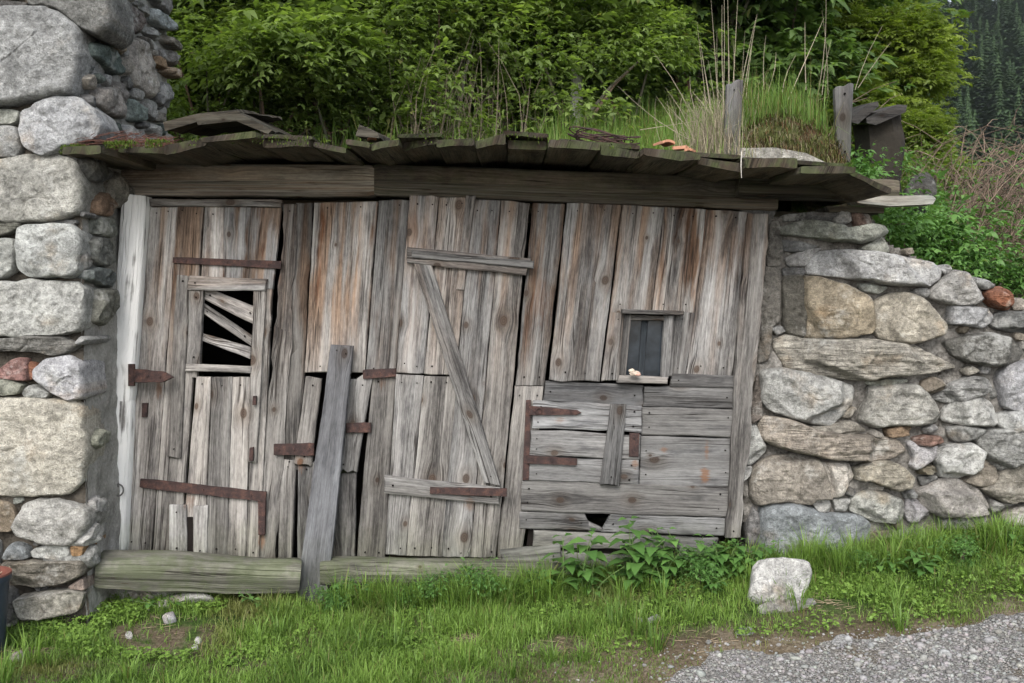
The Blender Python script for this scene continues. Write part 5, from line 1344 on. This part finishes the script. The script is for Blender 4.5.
stalks('dry_stalks', it, (.25, .215, .155))

n = 900; pc_ = P(716, 152, -.30); p0 = np.stack([pc_[0] + RNG.normal(0, .075, n), -.30 + RNG.normal(0, .10, n), np.zeros(n)], -1); p0[:, 2] = rz(p0[:, 0], p0[:, 1]) + .02
V, Fx, C = blade_mesh(p0, RNG.uniform(.06, .42, n) * RNG.uniform(.5, 1, n), RNG.uniform(.0015, .0032, n), np.clip(np.abs(RNG.normal(.25, .3, n)), 0, 1.3), RNG.uniform(0, 6.28, n), RNG.uniform(-.5, .5, n), np.full(n, .4), np.ones(n))
C = np.repeat(np.where(RNG.uniform(0, 1, n)[:, None] < .7, np.array([[.24, .205, .14]]), np.array([[.13, .19, .045]])) * RNG.uniform(.6, 1.2, (n, 1)), 5, 0); stuff('straw_tuft', np_mesh('straw_tuft', V, Fx, C), M['straw'])
# brown needles and twigs heaped on the left end of the roof
it = []
for k in range(420):
    yy = random.uniform(-.56, -.05); xx = random.uniform(P(72, 0, -.5)[0], P(178, 0, -.3)[0]); a = np.array([xx, yy, float(roof_z(xx)) + (yy - YE) * SL + random.uniform(.0, .055) * (1 - abs((xx + 1.78) / .35) * .6)])
    t = random.gauss(0, .5); L = random.uniform(.03, .10); it.append((a, a + np.array([math.cos(t) * L, math.sin(t) * L * .6, random.uniform(-.014, .022)]), random.uniform(.0012, .0026), 0))
stalks('needle_litter', it, (.085, .040, .030))
# straw on the bare patches
it = []
for c, a, b in bare:
    for k in range(34):
        x = c[0] + random.gauss(0, a * .6); y = c[1] + random.gauss(0, b); t = random.uniform(0, 3.14); L = random.uniform(.02, .09); p = np.array([x, y, float(ground_h(x, y)) + random.uniform(.003, .012)]); it.append((p, p + np.array([math.cos(t) * L, math.sin(t) * L, random.uniform(-.003, .006)]), .001, 0))
stalks('straw_litter', it, (.27, .21, .14))

# moss cushions along the left eave and on the slabs
mp = []
for px0, px1, dens in [(62, 180, 1500), (180, 330, 260), (845, 875, 200), (400, 660, 200)]:
    n = dens; xx = RNG.uniform(P(px0, 140, YE)[0], P(px1, 140, YE)[0], n); cl = vnoise(xx, xx * 0, 16, 61); kk = cl > .48; xx = xx[kk]; n = len(xx)
    yy = YE - .005 + np.abs(RNG.normal(0, .04, n)); dz = np.where(RNG.uniform(0, 1, n) < .5, -RNG.uniform(0, .035, n), 0); yy = np.where(dz < 0, YE - .02 - RNG.uniform(0, .015, n), yy)
    mp.append(np.stack([xx, yy, roof_z(xx) + (yy - YE) * SL + dz], -1))
p0 = np.concatenate(mp); n = len(p0)
V, Fx, C = blade_mesh(p0, RNG.uniform(.006, .018, n), RNG.uniform(.003, .007, n), np.abs(RNG.normal(.6, .5, n)), RNG.uniform(0, 6.28, n), RNG.uniform(-.6, .6, n), RNG.uniform(.1, 1, n), np.zeros(n))
stuff('moss', np_mesh('moss', V, Fx, C), M['moss'])

# ================================================================== LEAFY PLANTS
def leaflets(base, axis, normal, L, Wd, droop=.25):
    """pointed folded leaves: base (n,3), axis, normal unit (n,3) -> 6 vertices, 4 triangles each"""
    side = np.cross(axis, normal); side /= np.linalg.norm(side, axis=1)[:, None] + 1e-9
    L = L[:, None]; Wd = Wd[:, None]
    m1 = base + axis * L * .42; tip = base + axis * L - normal * L * droop
    a = m1 + side * Wd * .5 + normal * Wd * .12; b = m1 - side * Wd * .5 + normal * Wd * .12
    m2 = base + axis * L * .72 - normal * L * droop * .35; c = m2 + side * Wd * .30 + normal * Wd * .06; d = m2 - side * Wd * .30 + normal * Wd * .06
    n = len(base); V = np.stack([base, a, b, c, d, tip], 1)
    f = np.array([(0, 1, 2), (1, 3, 4), (1, 4, 2), (3, 5, 4)])
    # fold along the rib: insert rib by splitting on the shared edge
    return V.reshape(-1, 3), (f[None] + (np.arange(n) * 6)[:, None, None]).reshape(-1, 3)
def unit(v): return v / (np.linalg.norm(v, axis=-1, keepdims=True) + 1e-9)

def leaf_sprays(C0, D0, nleaf, L, spread=1.1, kind='palm', droop=.25, rel=.42):
    """a spray of leaflets at every C0 pointing D0; palm = fanned, pinn = along a stem"""
    n = len(C0); upv = np.array([0, 0, 1.0]); D = unit(D0); S = unit(np.cross(D, upv + RNG.normal(0, .25, (n, 3)))); Nn = unit(np.cross(S, D)); Nn *= np.sign(Nn[:, 2:3] + 1e-6)
    B = []; A = []; NN = []; LL = []; CI = []
    for k in range(nleaf):
        if kind == 'palm':
            t = (k / (nleaf - 1) - .5) * 2 * spread; ax = D * math.cos(t) + S * math.sin(t) - Nn * RNG.uniform(.0, .5, (n, 1)); bb = C0; l = L * (1 - .35 * abs(t) / spread)
        else:
            s_ = (k // 2) / (nleaf // 2); sg = 1 if k % 2 else -1
            if k == nleaf - 1: ax = D - Nn * .3; bb = C0 + D * L[:, None] * 1.55
            else: ax = D * .55 + S * sg * .85 - Nn * RNG.uniform(.0, .4, (n, 1)); bb = C0 + D * L[:, None] * 1.5 * s_
            bb = bb - Nn * L[:, None] * .5 * s_ ** 2; l = L * (1 - .25 * s_)
        B.append(bb); A.append(unit(ax + RNG.normal(0, .12, (n, 3)))); NN.append(unit(Nn + RNG.normal(0, .25, (n, 3)))); LL.append(l * RNG.uniform(.8, 1.2, n)); CI.append(np.arange(n))
    B = np.concatenate(B); A = np.concatenate(A); NN = np.concatenate(NN); LL = np.concatenate(LL); CI = np.concatenate(CI)
    V, Fx = leaflets(B, A, NN, LL, LL * rel * RNG.uniform(.85, 1.2, len(LL)), droop)
    return V, Fx, CI

def make_shrub_mesh(name, seed, height, rad, nspray, L, kind, nleaf, mat, lobes=16, base_fill=.25, tip=.25, rel=.42):
    global RNG
    RNG = np.random.default_rng(seed); rr = random.Random(seed)
    cs = []
    for k in range(lobes):
        an = rr.uniform(0, 6.28); q = rr.uniform(.15, 1) ** .6; z = rr.uniform(.02, 1.0)
        w = rad * (1.0 - .45 * max(0, z - .45)); cs.append((math.cos(an) * w * q, math.sin(an) * w * q * .8, z * height, rr.uniform(.28, .5) * min(rad, 1.1), rr.random()))
    cs = np.array(cs); li = RNG.integers(0, lobes, nspray); d = unit(RNG.normal(0, 1, (nspray, 3))); d[:, 2] = np.where(d[:, 2] < -.3, -d[:, 2], d[:, 2])
    rad_ = cs[li, 3] * np.where(RNG.uniform(0, 1, nspray) < .7, RNG.uniform(.8, 1.1, nspray), RNG.uniform(.25, .8, nspray))
    C0 = cs[li, :3] + d * rad_[:, None] * np.array([1.15, 1.0, .75])
    C0 = C0 + RNG.normal(0, .05, (nspray, 3)) + d * np.where(RNG.uniform(0, 1, (nspray, 1)) < .16, RNG.uniform(.05, .40, (nspray, 1)), 0) * rad * .7
    outw = unit(C0 * np.array([1, 1, 0]) - 0) * .5 + d * .8; outw[:, 2] = outw[:, 2] * .45 + .05
    V, Fx, CI = leaf_sprays(C0, outw + RNG.normal(0, .3, (nspray, 3)), nleaf, L * RNG.uniform(.7, 1.25, nspray), kind=kind, rel=rel)
    young = (RNG.uniform(0, 1, nspray) < tip) * RNG.uniform(.3, .6, nspray)
    lt = np.clip(.15 + .45 * cs[li, 4] + young + RNG.normal(0, .10, nspray), 0, 1)
    Cc = np.zeros((len(V), 3)); Cc[:, 0] = np.repeat(lt[CI] + RNG.normal(0, .06, len(CI)), 6); Cc[:, 1] = np.repeat((RNG.uniform(0, 1, len(CI)) < .012) * .6, 6)
    me = np_mesh(name, V, Fx, np.clip(Cc, 0, 1)); me.materials.append(M[mat])
    mb = MB()
    for k in range(9):
        an = rr.uniform(0, 6.28); e = cs[rr.randrange(lobes)]; b = np.array([math.cos(an) * rad * .15, math.sin(an) * rad * .15, -.15]); t = np.array(e[:3])
        tube(mb, [b, b * .6 + t * .25 + np.array([0, 0, height * .10]), b * .2 + t * .65 + np.array([0, 0, height * .08]), t], [.022, .017, .011, .004], 6, (.12 * rr.uniform(.8, 1.3), .095, .07), closed=False)
    return me, mb
RNG_KEEP = RNG
def bark_of(name, mb):
    o = mb.build(name, M['bark']); me = o.data; off = np.array(o.location); bpy.data.objects.remove(o)
    co = np.zeros(len(me.vertices) * 3, np.float32); me.vertices.foreach_get('co', co); co = co.reshape(-1, 3) + off; me.vertices.foreach_set('co', co.astype(np.float32).ravel()); me.update(); return me
KINDS_ = {}
for nm, args in {
    'fresh': (101, 2.7, 1.25, 7600, .105, 'pinn', 7, 'leaf_fresh', 24), 'fresh2': (102, 2.6, 1.3, 7600, .10, 'pinn', 7, 'leaf_fresh', 24),
    'deep': (103, 3.0, 1.35, 7600, .135, 'palm', 5, 'leaf_deep', 24), 'deep2': (104, 2.9, 1.3, 7200, .13, 'palm', 5, 'leaf_deep', 22),
    'yellow': (105, 2.5, 1.1, 7600, .09, 'pinn', 9, 'leaf_yellow', 22), 'herb': (106, .50, .42, 900, .055, 'palm', 3, 'leaf_herb', 12),
    'low': (108, 1.1, .9, 2600, .07, 'palm', 3, 'leaf_fresh', 16)}.items():
    me, mb = make_shrub_mesh('foliage', *args); KINDS_[nm] = (me, bark_of('stem', mb))
RNG = RNG_KEEP

def plant(kind, name, loc, label, cat, group, s=1.0, rot=0.0, sz=None):
    o = tag(empty(name, loc), label, cat, group); o.rotation_euler = (0, 0, rot); o.scale = (s, s, sz or s)
    f = bpy.data.objects.new('foliage', KINDS_[kind][0]); COL.objects.link(f); f.parent = o
    t = bpy.data.objects.new('stem', KINDS_[kind][1]); COL.objects.link(t); t.parent = o
    return o
def at(px, y, dz=0.0):
    x = P(px, 200, y)[0]; return (x, y, float(ground_h(x, y)) - .05 + dz)
GSH = 'shrubs on the slope behind the roof'
for kind, px, y, s, rot, lab in [
    ('fresh', 215, 2.6, .95, .3, 'light green shrub beside the house corner, leftmost above the roof'),
    ('fresh2', 320, 2.4, .85, 2.0, 'light green shrub over the askew loose board on the roof'),
    ('fresh2', 262, 4.2, 1.15, 4.1, 'tall light green shrub behind the two front shrubs at the left'),
    ('fresh', 395, 4.6, 1.0, 1.0, 'light green shrub behind the dry brown stems left of the middle'),
    ('low', 205, 1.75, .7, 2.2, 'low green bush beside the upper corner of the house'),
    ('low', 275, 1.85, .75, 4.4, 'low green bush just behind the askew loose board'),
    ('low', 335, 1.95, .7, 1.4, 'low green bush behind the roof, left of the short grey board end'),
    ('low', 560, 2.9, .9, 5.4, 'low green bush left of the slim pale trunk'),
    ('low', 625, 3.0, .75, .9, 'low green bush behind the meadow grass right of the slim pale trunk'),
    ('low', 385, 2.2, .85, .5, 'low green bush just left of the dry brown stems'),
    ('low', 440, 2.5, .9, 2.5, 'low green bush at the foot of the dry brown stems'),
    ('fresh2', 515, 3.6, 1.0, 5.2, 'bright green shrub right of the dry brown stems'),
    ('deep', 600, 4.2, 1.05, .8, 'dark maple-leaved shrub behind the wire coil'),
    ('deep2', 690, 3.9, 1.05, 2.2, 'dark maple-leaved shrub behind the tall straw stalks'),
    ('deep', 765, 4.3, .95, 4.0, 'dark shrub directly behind the grassy turf'),
    ('yellow', 862, 4.2, .62, .4, 'yellow-green shrub rightmost above the roof, in front of the spruce slope'),
    ('yellow', 780, 5.8, 1.0, 3.0, 'tall yellow-green shrub behind the right upright board'),
    ('low', 890, 2.6, .55, 3.7, 'low bright bush above the pale board at the right'),
    ('fresh', 180, 3.6, 1.1, 1.3, 'light green shrub partly hidden by the upper house wall'),
    ('fresh2', 350, 3.3, 1.05, 3.6, 'light green shrub between the askew board and the dry brown stems'),
    ('fresh', 430, 3.9, 1.0, 2.6, 'light green shrub right behind the dry brown stems'),
    ('deep', 640, 5.2, 1.3, 5.5, 'large dark shrub behind the two maple-leaved shrubs'),
    ('yellow', 905, 3.2, .36, 1.9, 'small yellow-green shrub between the rotten stump and the brambles'),
    ('deep2', 465, 6.4, 1.3, 5.0, 'tall dark shrub far back behind the dry brown stems')]:
    plant(kind, 'shrub', at(px, y), lab, 'shrub', GSH, s, rot)
# taller trees closing the background
def tree(kind, px, y, h, lab, s):
    x, yy, z = at(px, y); o = tag(empty('broadleaf_tree', (x, yy, z)), lab, 'tree', 'broadleaf trees behind the shrubs')
    mb = MB(); top = np.array([x + .2, yy, z + h + 1.2]); tube(mb, [(x, yy, z - .3), (x + .05, yy, z + h * .5), top], [.11, .09, .04], 9, (.13, .11, .09), rough=.15); mb.build('trunk', M['bark'], o)
    f = bpy.data.objects.new('crown', KINDS_[kind][0]); COL.objects.link(f); f.parent = o; f.location = (0, 0, h * .45); f.scale = (s, s, s * .95); f.rotation_euler = (0, 0, random.uniform(0, 6)); return o
for a in [('fresh', 190, 8.0, 2.0, 'light green tree behind the shrubs nearest the house corner', 1.9), ('fresh2', 330, 9.0, 1.8, 'green tree behind the light green shrubs, second from the left', 1.9), ('deep', 560, 8.4, 1.8, 'dark tree behind the middle of the roof', 1.9), ('deep2', 690, 8.8, 1.8, 'dark tree standing behind the straw stalks and maple shrub', 1.9), ('deep', 745, 9.5, 1.6, 'dark tree behind the grassy turf and the yellow-green shrub', 1.8), ('fresh2', 455, 10.5, 1.5, 'green tree far back between two dark trees', 1.8)]: tree(*a)
mb = MB()
x, yy, z = at(575, 3.0); tube(mb, [(x, yy, z - .2), (x + .02, yy, z + .8), (x + .10, yy + .1, z + 2.4)], [.055, .048, .03], 9, (.36, .35, .33), rough=.12); o = mb.build('bare_trunk', M['bark']); tag(o, 'slim pale grey trunk between the bright and the dark shrub', 'tree trunk')

# dry brown stems in the middle of the slope
it = []
for k in range(190):
    px = random.gauss(445, 40); y = random.uniform(1.7, 3.0); a = np.array(at(px, y)); Ht = random.uniform(.3, .95); it.append((a, a + np.array([random.gauss(0, .13), random.gauss(0, .1), Ht]), random.uniform(.002, .0045), random.gauss(0, .07)))
stalks('dry_stems', it, (.15, .125, .09))

# ---- brambles and herbs on the right bank
def bramble(px, y, nst, spread, lab, Hm=1.0):
    b = at(px, y); o = tag(empty('bramble', b), lab, 'bramble', 'brambles on the right bank'); mb = MB(); b = np.array(b); tips = []
    for k in range(nst):
        an = random.gauss(.25, 1.0); L = random.uniform(.4, 1.15) * spread; p = b + np.array([random.gauss(0, .30), random.gauss(0, .25), 0]); p[2] = float(ground_h(p[0], p[1])) - .03
        d = np.array([math.cos(an), math.sin(an) * .7, 0]); hh = random.uniform(.35, 1.0) * Hm; pts = [p + d * L * t + np.array([0, 0, hh * (1 - (1 - min(1, t * 1.25)) ** 2) - .25 * hh * max(0, t - .6) * 2]) for t in (0, .15, .32, .5, .7, .86, 1)]
        k_ = random.uniform(.55, 1.5); tube(mb, pts, [.0032, .0032, .003, .0027, .0023, .0018, .0012], 4, (.098 * k_, .070 * k_, .053 * k_), closed=False)
        for s_ in range(3):
            i = random.randrange(2, 6); q = pts[i]; e = q + np.array([random.gauss(.05, .12), random.gauss(0, .1), random.uniform(.03, .2)]); tube(mb, [q, (q + e) / 2 + np.array([0, 0, .02]), e], [.003, .0022, .0012], 4, (.12 * k_, .088 * k_, .066 * k_), closed=False)
        tips += pts[2:]
    mb.build('canes', M['straw'], o)
    C0 = np.array(tips); C0 = C0[RNG.uniform(0, 1, len(C0)) < .35]; V, Fx, CI = leaf_sprays(C0, RNG.normal(0, 1, (len(C0), 3)) * [1, 1, .3], 3, np.full(len(C0), .05), rel=.55)
    Cc = np.zeros((len(V), 3)); Cc[:, 0] = .5; me = np_mesh('leaves', V - b, Fx, Cc); me.materials.append(M['leaf_herb']); f = bpy.data.objects.new('leaves', me); COL.objects.link(f); f.parent = o
for a in [(930, 1.5, 60, .9, 'bramble thicket with reddish canes just right of the pale board'), (985, 1.3, 80, 1.0, 'dense reddish bramble thicket above the right end of the wall'), (1040, 1.6, 80, 1.1, 'bramble thicket cut by the right edge of the photo'), (955, 2.6, 60, 1.2, 'bramble canes further up the bank, before the yellow-green shrub'), (1010, 3.0, 70, 1.3, 'tall brambles on the bank in front of the spruce slope'), (1090, 2.8, 60, 1.3, 'outermost bramble thicket at the right')]: bramble(*a)
for px, y, s, lab in [(893, .62, .75, 'leafy herb under the pale board at the wall end'), (912, .85, .9, 'bright herb clump above the long granite slab'), (945, .75, .8, 'bright herb clump behind the long granite slab end'), (935, 1.3, 1.0, 'leafy herb between the brambles and the granite slab'), (975, .72, .7, 'herb clump above the triangular stone of the wall'), (1000, .8, .8, 'herb clump above the red stone of the wall'), (1022, .75, .7, 'herb clump at the right end of the wall top'), (905, 1.5, 1.1, 'leafy herb behind the pale board in the bank')]:
    plant('herb', 'herb', at(px, y), lab, 'herb', 'herbs along the top of the right wall', s, random.uniform(0, 6))

# ---- nettles and weeds along the foot of the shed
def nettle(px, py_base, Ht, lab, group, pairs=5, L=.085, y=None, nst=3):
    b = PG(px, py_base) if y is None else np.array([P(px, 500, y)[0], y, float(ground_h(P(px, 500, y)[0], y))]); o = tag(empty('nettle', b), lab, 'nettle', group); mb = MB(); B = []; D = []; LL = []
    for s_ in range(nst):
        p = b + np.array([random.gauss(0, .035), random.gauss(0, .02), -.01]); H_ = Ht * random.uniform(.7, 1.05); lx, ly = random.gauss(0, .08), random.gauss(-.03, .05)
        pts = [p + np.array([lx * t * t, ly * t * t, H_ * t]) for t in (0, .25, .5, .75, 1)]; tube(mb, pts, [.003, .0028, .0025, .002, .0014], 5, (.10, .16, .05), closed=False)
        for k in range(pairs):
            t = .25 + .75 * k / (pairs - 1); q = p + np.array([lx * t * t, ly * t * t, H_ * t]); an = k * 1.57 + random.uniform(-.3, .3) + s_
            for sg in (0, math.pi): B.append(q); D.append((math.cos(an + sg), math.sin(an + sg), .25 if t > .9 else .1)); LL.append(L * (1.05 - .55 * abs(t - .55)) * (.6 if t > .95 else 1))
    mb.build('stem', M['straw'], o)
    B = np.array(B); D = unit(np.array(D)); LL = np.array(LL); n = len(B); Nn = unit(np.array([0, 0, 1.0]) - D * D[:, 2:3] + RNG.normal(0, .12, (n, 3)))
    V, Fx = leaflets(B + D * .008, D, Nn, LL, LL * .62, .30); Cc = np.zeros((len(V), 3)); Cc[:, 0] = np.repeat(np.clip(RNG.normal(.5, .2, n), 0, 1), 6)
    me = np_mesh('leaves', V - b, Fx, Cc); me.materials.append(M['leaf_herb']); f = bpy.data.objects.new('leaves', me); COL.objects.link(f); f.parent = o
NG = 'nettles along the foot of the shed'
for px, y, Ht, lab, prs, L, ns in [(576, -.20, .34, 'tall nettle in front of the broken lower boards, left of the other nettles', 6, .115, 3), (592, -.26, .20, 'small nettle at the foot of the tall left nettle', 4, .06, 3), (637, -.20, .34, 'tall nettle under the small window', 6, .12, 4), (656, -.26, .24, 'nettle between the one under the window and the loose board', 5, .085, 4), (674, -.2, .28, 'nettle in front of the loose board end', 5, .085, 4), (724, -.2, .20, 'bushy weed at the foot of the right post', 6, .08, 7), (740, -.22, .17, 'bushy weed between the right post and the white boulder', 6, .075, 7), (535, -.2, .18, 'low weed in front of the jamb foot', 4, .06, 4), (341, -.18, .20, 'weed growing beside the foot of the leaning board', 5, .06, 4), (715, -.35, .12, 'low weed left of the white boulder', 4, .05, 4), (930, -.38, .14, 'bluish weed in the grass below the right wall', 4, .07, 5), (880, -.3, .11, 'low weed in the grass below the big white wall stone', 4, .06, 4), (1005, -.2, .14, 'weed at the right end of the wall foot', 4, .06, 4), (168, -.3, .10, 'low weed before the mossy sill beam', 3, .04, 4), (262, -.26, .12, 'thin weed at the right end of the mossy sill beam', 4, .04, 3)]:
    nettle(0, 0, Ht, lab, NG, prs, L, None, ns) if False else nettle(px, 0, Ht, lab, NG, prs, L, y, ns)
for px, y, sc_, lab in [(447, -.19, .30, 'low leafy weed in front of the middle door'), (482, -.17, .34, 'leafy weed at the foot of the middle door near the jamb'), (415, -.20, .22, 'small leafy weed left of the leafy weed at the middle door'), (700, -.25, .32, 'leafy weed under the loose board end'), (330, -.24, .24, 'small leafy weed at the foot of the leaning board'), (960, -.30, .26, 'leafy weed in the grass below the bright wall stone'), (850, -.24, .22, 'small leafy weed right of the blue-grey base stone')]:
    plant('herb', 'weed', (P(px, 500, y)[0], y, float(ground_h(P(px, 500, y)[0], y)) - .02), lab, 'weed', 'leafy weeds in the grass', sc_, random.uniform(0, 6))
for px, y, sc_, lab in [(866, .42, .7, 'herb growing in front of the rotten stump, beside the right upright board'), (893, .48, .8, 'herb growing at the right foot of the rotten stump'), (909, .9, 1.0, 'tall herb half hiding the right side of the rotten stump')]:
    plant('herb', 'herb', at(px, y), lab, 'herb', 'herbs around the rotten stump', sc_, random.uniform(0, 6))
# clover carpets
def clover(name, N, area, hgt):
    xs_ = RNG.uniform(area[0], area[1], N); ys_ = RNG.uniform(area[2], area[3], N); k = (vnoise(xs_, ys_, 6, 71) > .30) & (road_d(xs_, ys_) < -.05) & (bare_mask(xs_, ys_) < .3); xs_, ys_ = xs_[k], ys_[k]; n = len(xs_)
    C0 = np.stack([xs_, ys_, ground_h(xs_, ys_) + hgt * RNG.uniform(.35, 1, n)], -1); V, Fx, CI = leaf_sprays(C0, RNG.normal(0, 1, (n, 3)) * [1, 1, .15] + [0, 0, .1], 3, RNG.uniform(.010, .022, n), spread=1.9, rel=.85, droop=.1)
    Cc = np.zeros((len(V), 3)); Cc[:, 0] = np.repeat(np.clip(RNG.normal(.6, .2, len(CI)), 0, 1), 6); stuff(name, np_mesh(name, V, Fx, Cc), M['grass'])
clover('clover', 4200, (-2.2, -1.35, -.85, -.18), .055)
clover('clover', 1500, (P(420, 560, -.1)[0], P(520, 560, -.1)[0], -.2, .0), .06)
clover('clover', 3500, (.9, 2.7, -.9, -.05), .045)
clover('clover', 3000, (-1.2, 1.0, -.9, -.1), .035)

# ================================================================== FAR SPRUCE SLOPE
def spruce_mesh(seed, far=False):
    rr = random.Random(seed); V = []; Fa = []; C = []
    lev = 9 if far else 30; sp = 7 if far else 10
    for l in range(lev):
        t = l / (lev - 1); z = .08 + .92 * t; r = (.19 * (1 - t) ** .8 + .010) * rr.uniform(.8, 1.15)
        for k in range(sp):
            an = 6.283 * (k + rr.uniform(-.35, .35)) / sp + l; rr_ = r * rr.uniform(.5, 1.25); w = r * rr.uniform(.25, .5)
            d = np.array([math.cos(an), math.sin(an), 0]); s_ = np.array([-d[1], d[0], 0]); b = len(V)
            V += [np.array([0, 0, z + .035]), d * rr_ * .55 + s_ * w * .5 + [0, 0, z + .01], d * rr_ + [0, 0, z - rr.uniform(.0, .04) * (1.2 - t)], d * rr_ * .55 - s_ * w * .5 + [0, 0, z + .01]]
            Fa += [(b, b + 1, b + 2), (b, b + 2, b + 3)]; c = rr.uniform(.3, .8); C += [(c, 0, 0)] * 4
    me = np_mesh('spruce', np.array(V), np.array(Fa), np.array(C)); me.materials.append(M['spruce']); return me
SPM = [spruce_mesh(s) for s in range(5)]; rs = random.Random(5); spots = []; tries = 0
while len(spots) < 250 and tries < 20000:
    tries += 1; D = rs.uniform(85, 262) ; u = rs.uniform(.33, .60); x = u * D; y = D - 4.9
    if all((x - a) ** 2 + (y - b) ** 2 > 4.2 ** 2 for a, b in spots): spots.append((x, y))
for i, (x, y) in enumerate(spots):
    o = bpy.data.objects.new('spruce_tree', SPM[i % 5]); COL.objects.link(o); hgt = rs.uniform(9, 15); o.location = (x, y, float(ground_h(x, y)) - .5); o.scale = (hgt * 1.25, hgt * 1.25, hgt); o.rotation_euler = (0, 0, rs.uniform(0, 6))
    tag(o, 'dark spruce tree in the forest on the far slope at the upper right', 'spruce', 'spruces on the far slope')
fm = spruce_mesh(99, True); fv = np.zeros(len(fm.vertices) * 3, np.float32); fm.vertices.foreach_get('co', fv); fv = fv.reshape(-1, 3); ff = np.zeros(len(fm.polygons) * 3, np.int32); fm.polygons.foreach_get('vertices', ff); ff = ff.reshape(-1, 3)
n = 3600; D = RNG.uniform(85, 265, n); u = RNG.uniform(-.95, 1.1, n); kk = (u < .33) | (u > .60); kk |= RNG.uniform(0, 1, n) < .25; D, u = D[kk], u[kk]; n = len(D); x = u * D; y = D - 4.9
sc_ = RNG.uniform(9, 15, n); V = (fv[None] * sc_[:, None, None] + np.stack([x, y, ground_h(x, y) - .5], -1)[:, None, :]).reshape(-1, 3); Fx = (ff[None] + (np.arange(n) * len(fv))[:, None, None]).reshape(-1, 3)
Cc = np.zeros((len(V), 3)); Cc[:, 0] = RNG.uniform(.1, .7, len(V)); stuff('forest', np_mesh('forest', V, Fx, Cc), M['spruce'])

# ================================================================== AIR
mb = MB(); boxpts(mb, -640, 640, -430, 740, -16, 112); hz = mb.build('haze', M['dark'], None, smooth=False); hz['kind'] = 'stuff'
hz.data.materials.clear(); g = NT('thin_mountain_air'); pv = g.n('ShaderNodeVolumePrincipled'); pv.inputs['Color'].default_value = (.82, .90, .97, 1); pv.inputs['Density'].default_value = .00012
o = g.n('ShaderNodeOutputMaterial'); g.t.links.new(pv.outputs[0], o.inputs['Volume']); hz.data.materials.append(g.m)

# ================================================================== LIGHT, CAMERA
w = bpy.data.worlds.new('World'); sc.world = w; w.use_nodes = True; g = NT('', w)
SUN_EL, SUN_AZ = R(40), R(190)       # azimuth clockwise from +y: the sun veiled behind the viewer's left shoulder
sky = g.n('ShaderNodeTexSky'); sky.sky_type = 'NISHITA'; sky.sun_disc = False; sky.sun_elevation = SUN_EL; sky.sun_rotation = SUN_AZ; sky.altitude = 900; sky.air_density = 1.0; sky.dust_density = 4.0; sky.ozone_density = 1.0
hs = g.n('ShaderNodeHueSaturation'); hs.inputs['Saturation'].default_value = .42; g.put(hs.inputs['Color'], sky.outputs[0])
bg = g.n('ShaderNodeBackground'); bg.inputs[1].default_value = .15; g.put(bg.inputs[0], hs.outputs[0]); wo = g.n('ShaderNodeOutputWorld'); g.t.links.new(bg.outputs[0], wo.inputs[0])
L = bpy.data.lights.new('Sun', 'SUN'); L.energy = 1.4; L.angle = R(35); L.color = (1.0, .965, .92); lo = bpy.data.objects.new('Sun', L); COL.objects.link(lo)
sd = Vector((math.sin(SUN_AZ) * math.cos(SUN_EL), math.cos(SUN_AZ) * math.cos(SUN_EL), math.sin(SUN_EL))); lo.rotation_euler = (-sd).to_track_quat('-Z', 'Y').to_euler(); lo.location = sd * 20

cd = bpy.data.cameras.new('Camera'); cd.sensor_width = 36; cd.lens = 36 * F / W; cd.clip_start = .05; cd.clip_end = 3000; cd.dof.use_dof = True; cd.dof.focus_distance = 4.85; cd.dof.aperture_fstop = 5.0
co = bpy.data.objects.new('Camera', cd); COL.objects.link(co); co.location = CAM; co.rotation_euler = (R(90) - PITCH, 0, 0); sc.camera = co
sc.view_settings.view_transform = 'Standard'; sc.view_settings.look = 'None'; sc.view_settings.exposure = 1.42; sc.view_settings.gamma = 1
sc.cycles.max_bounces = 6; sc.cycles.diffuse_bounces = 3; sc.cycles.glossy_bounces = 2; sc.cycles.transmission_bounces = 3; sc.cycles.transparent_max_bounces = 4
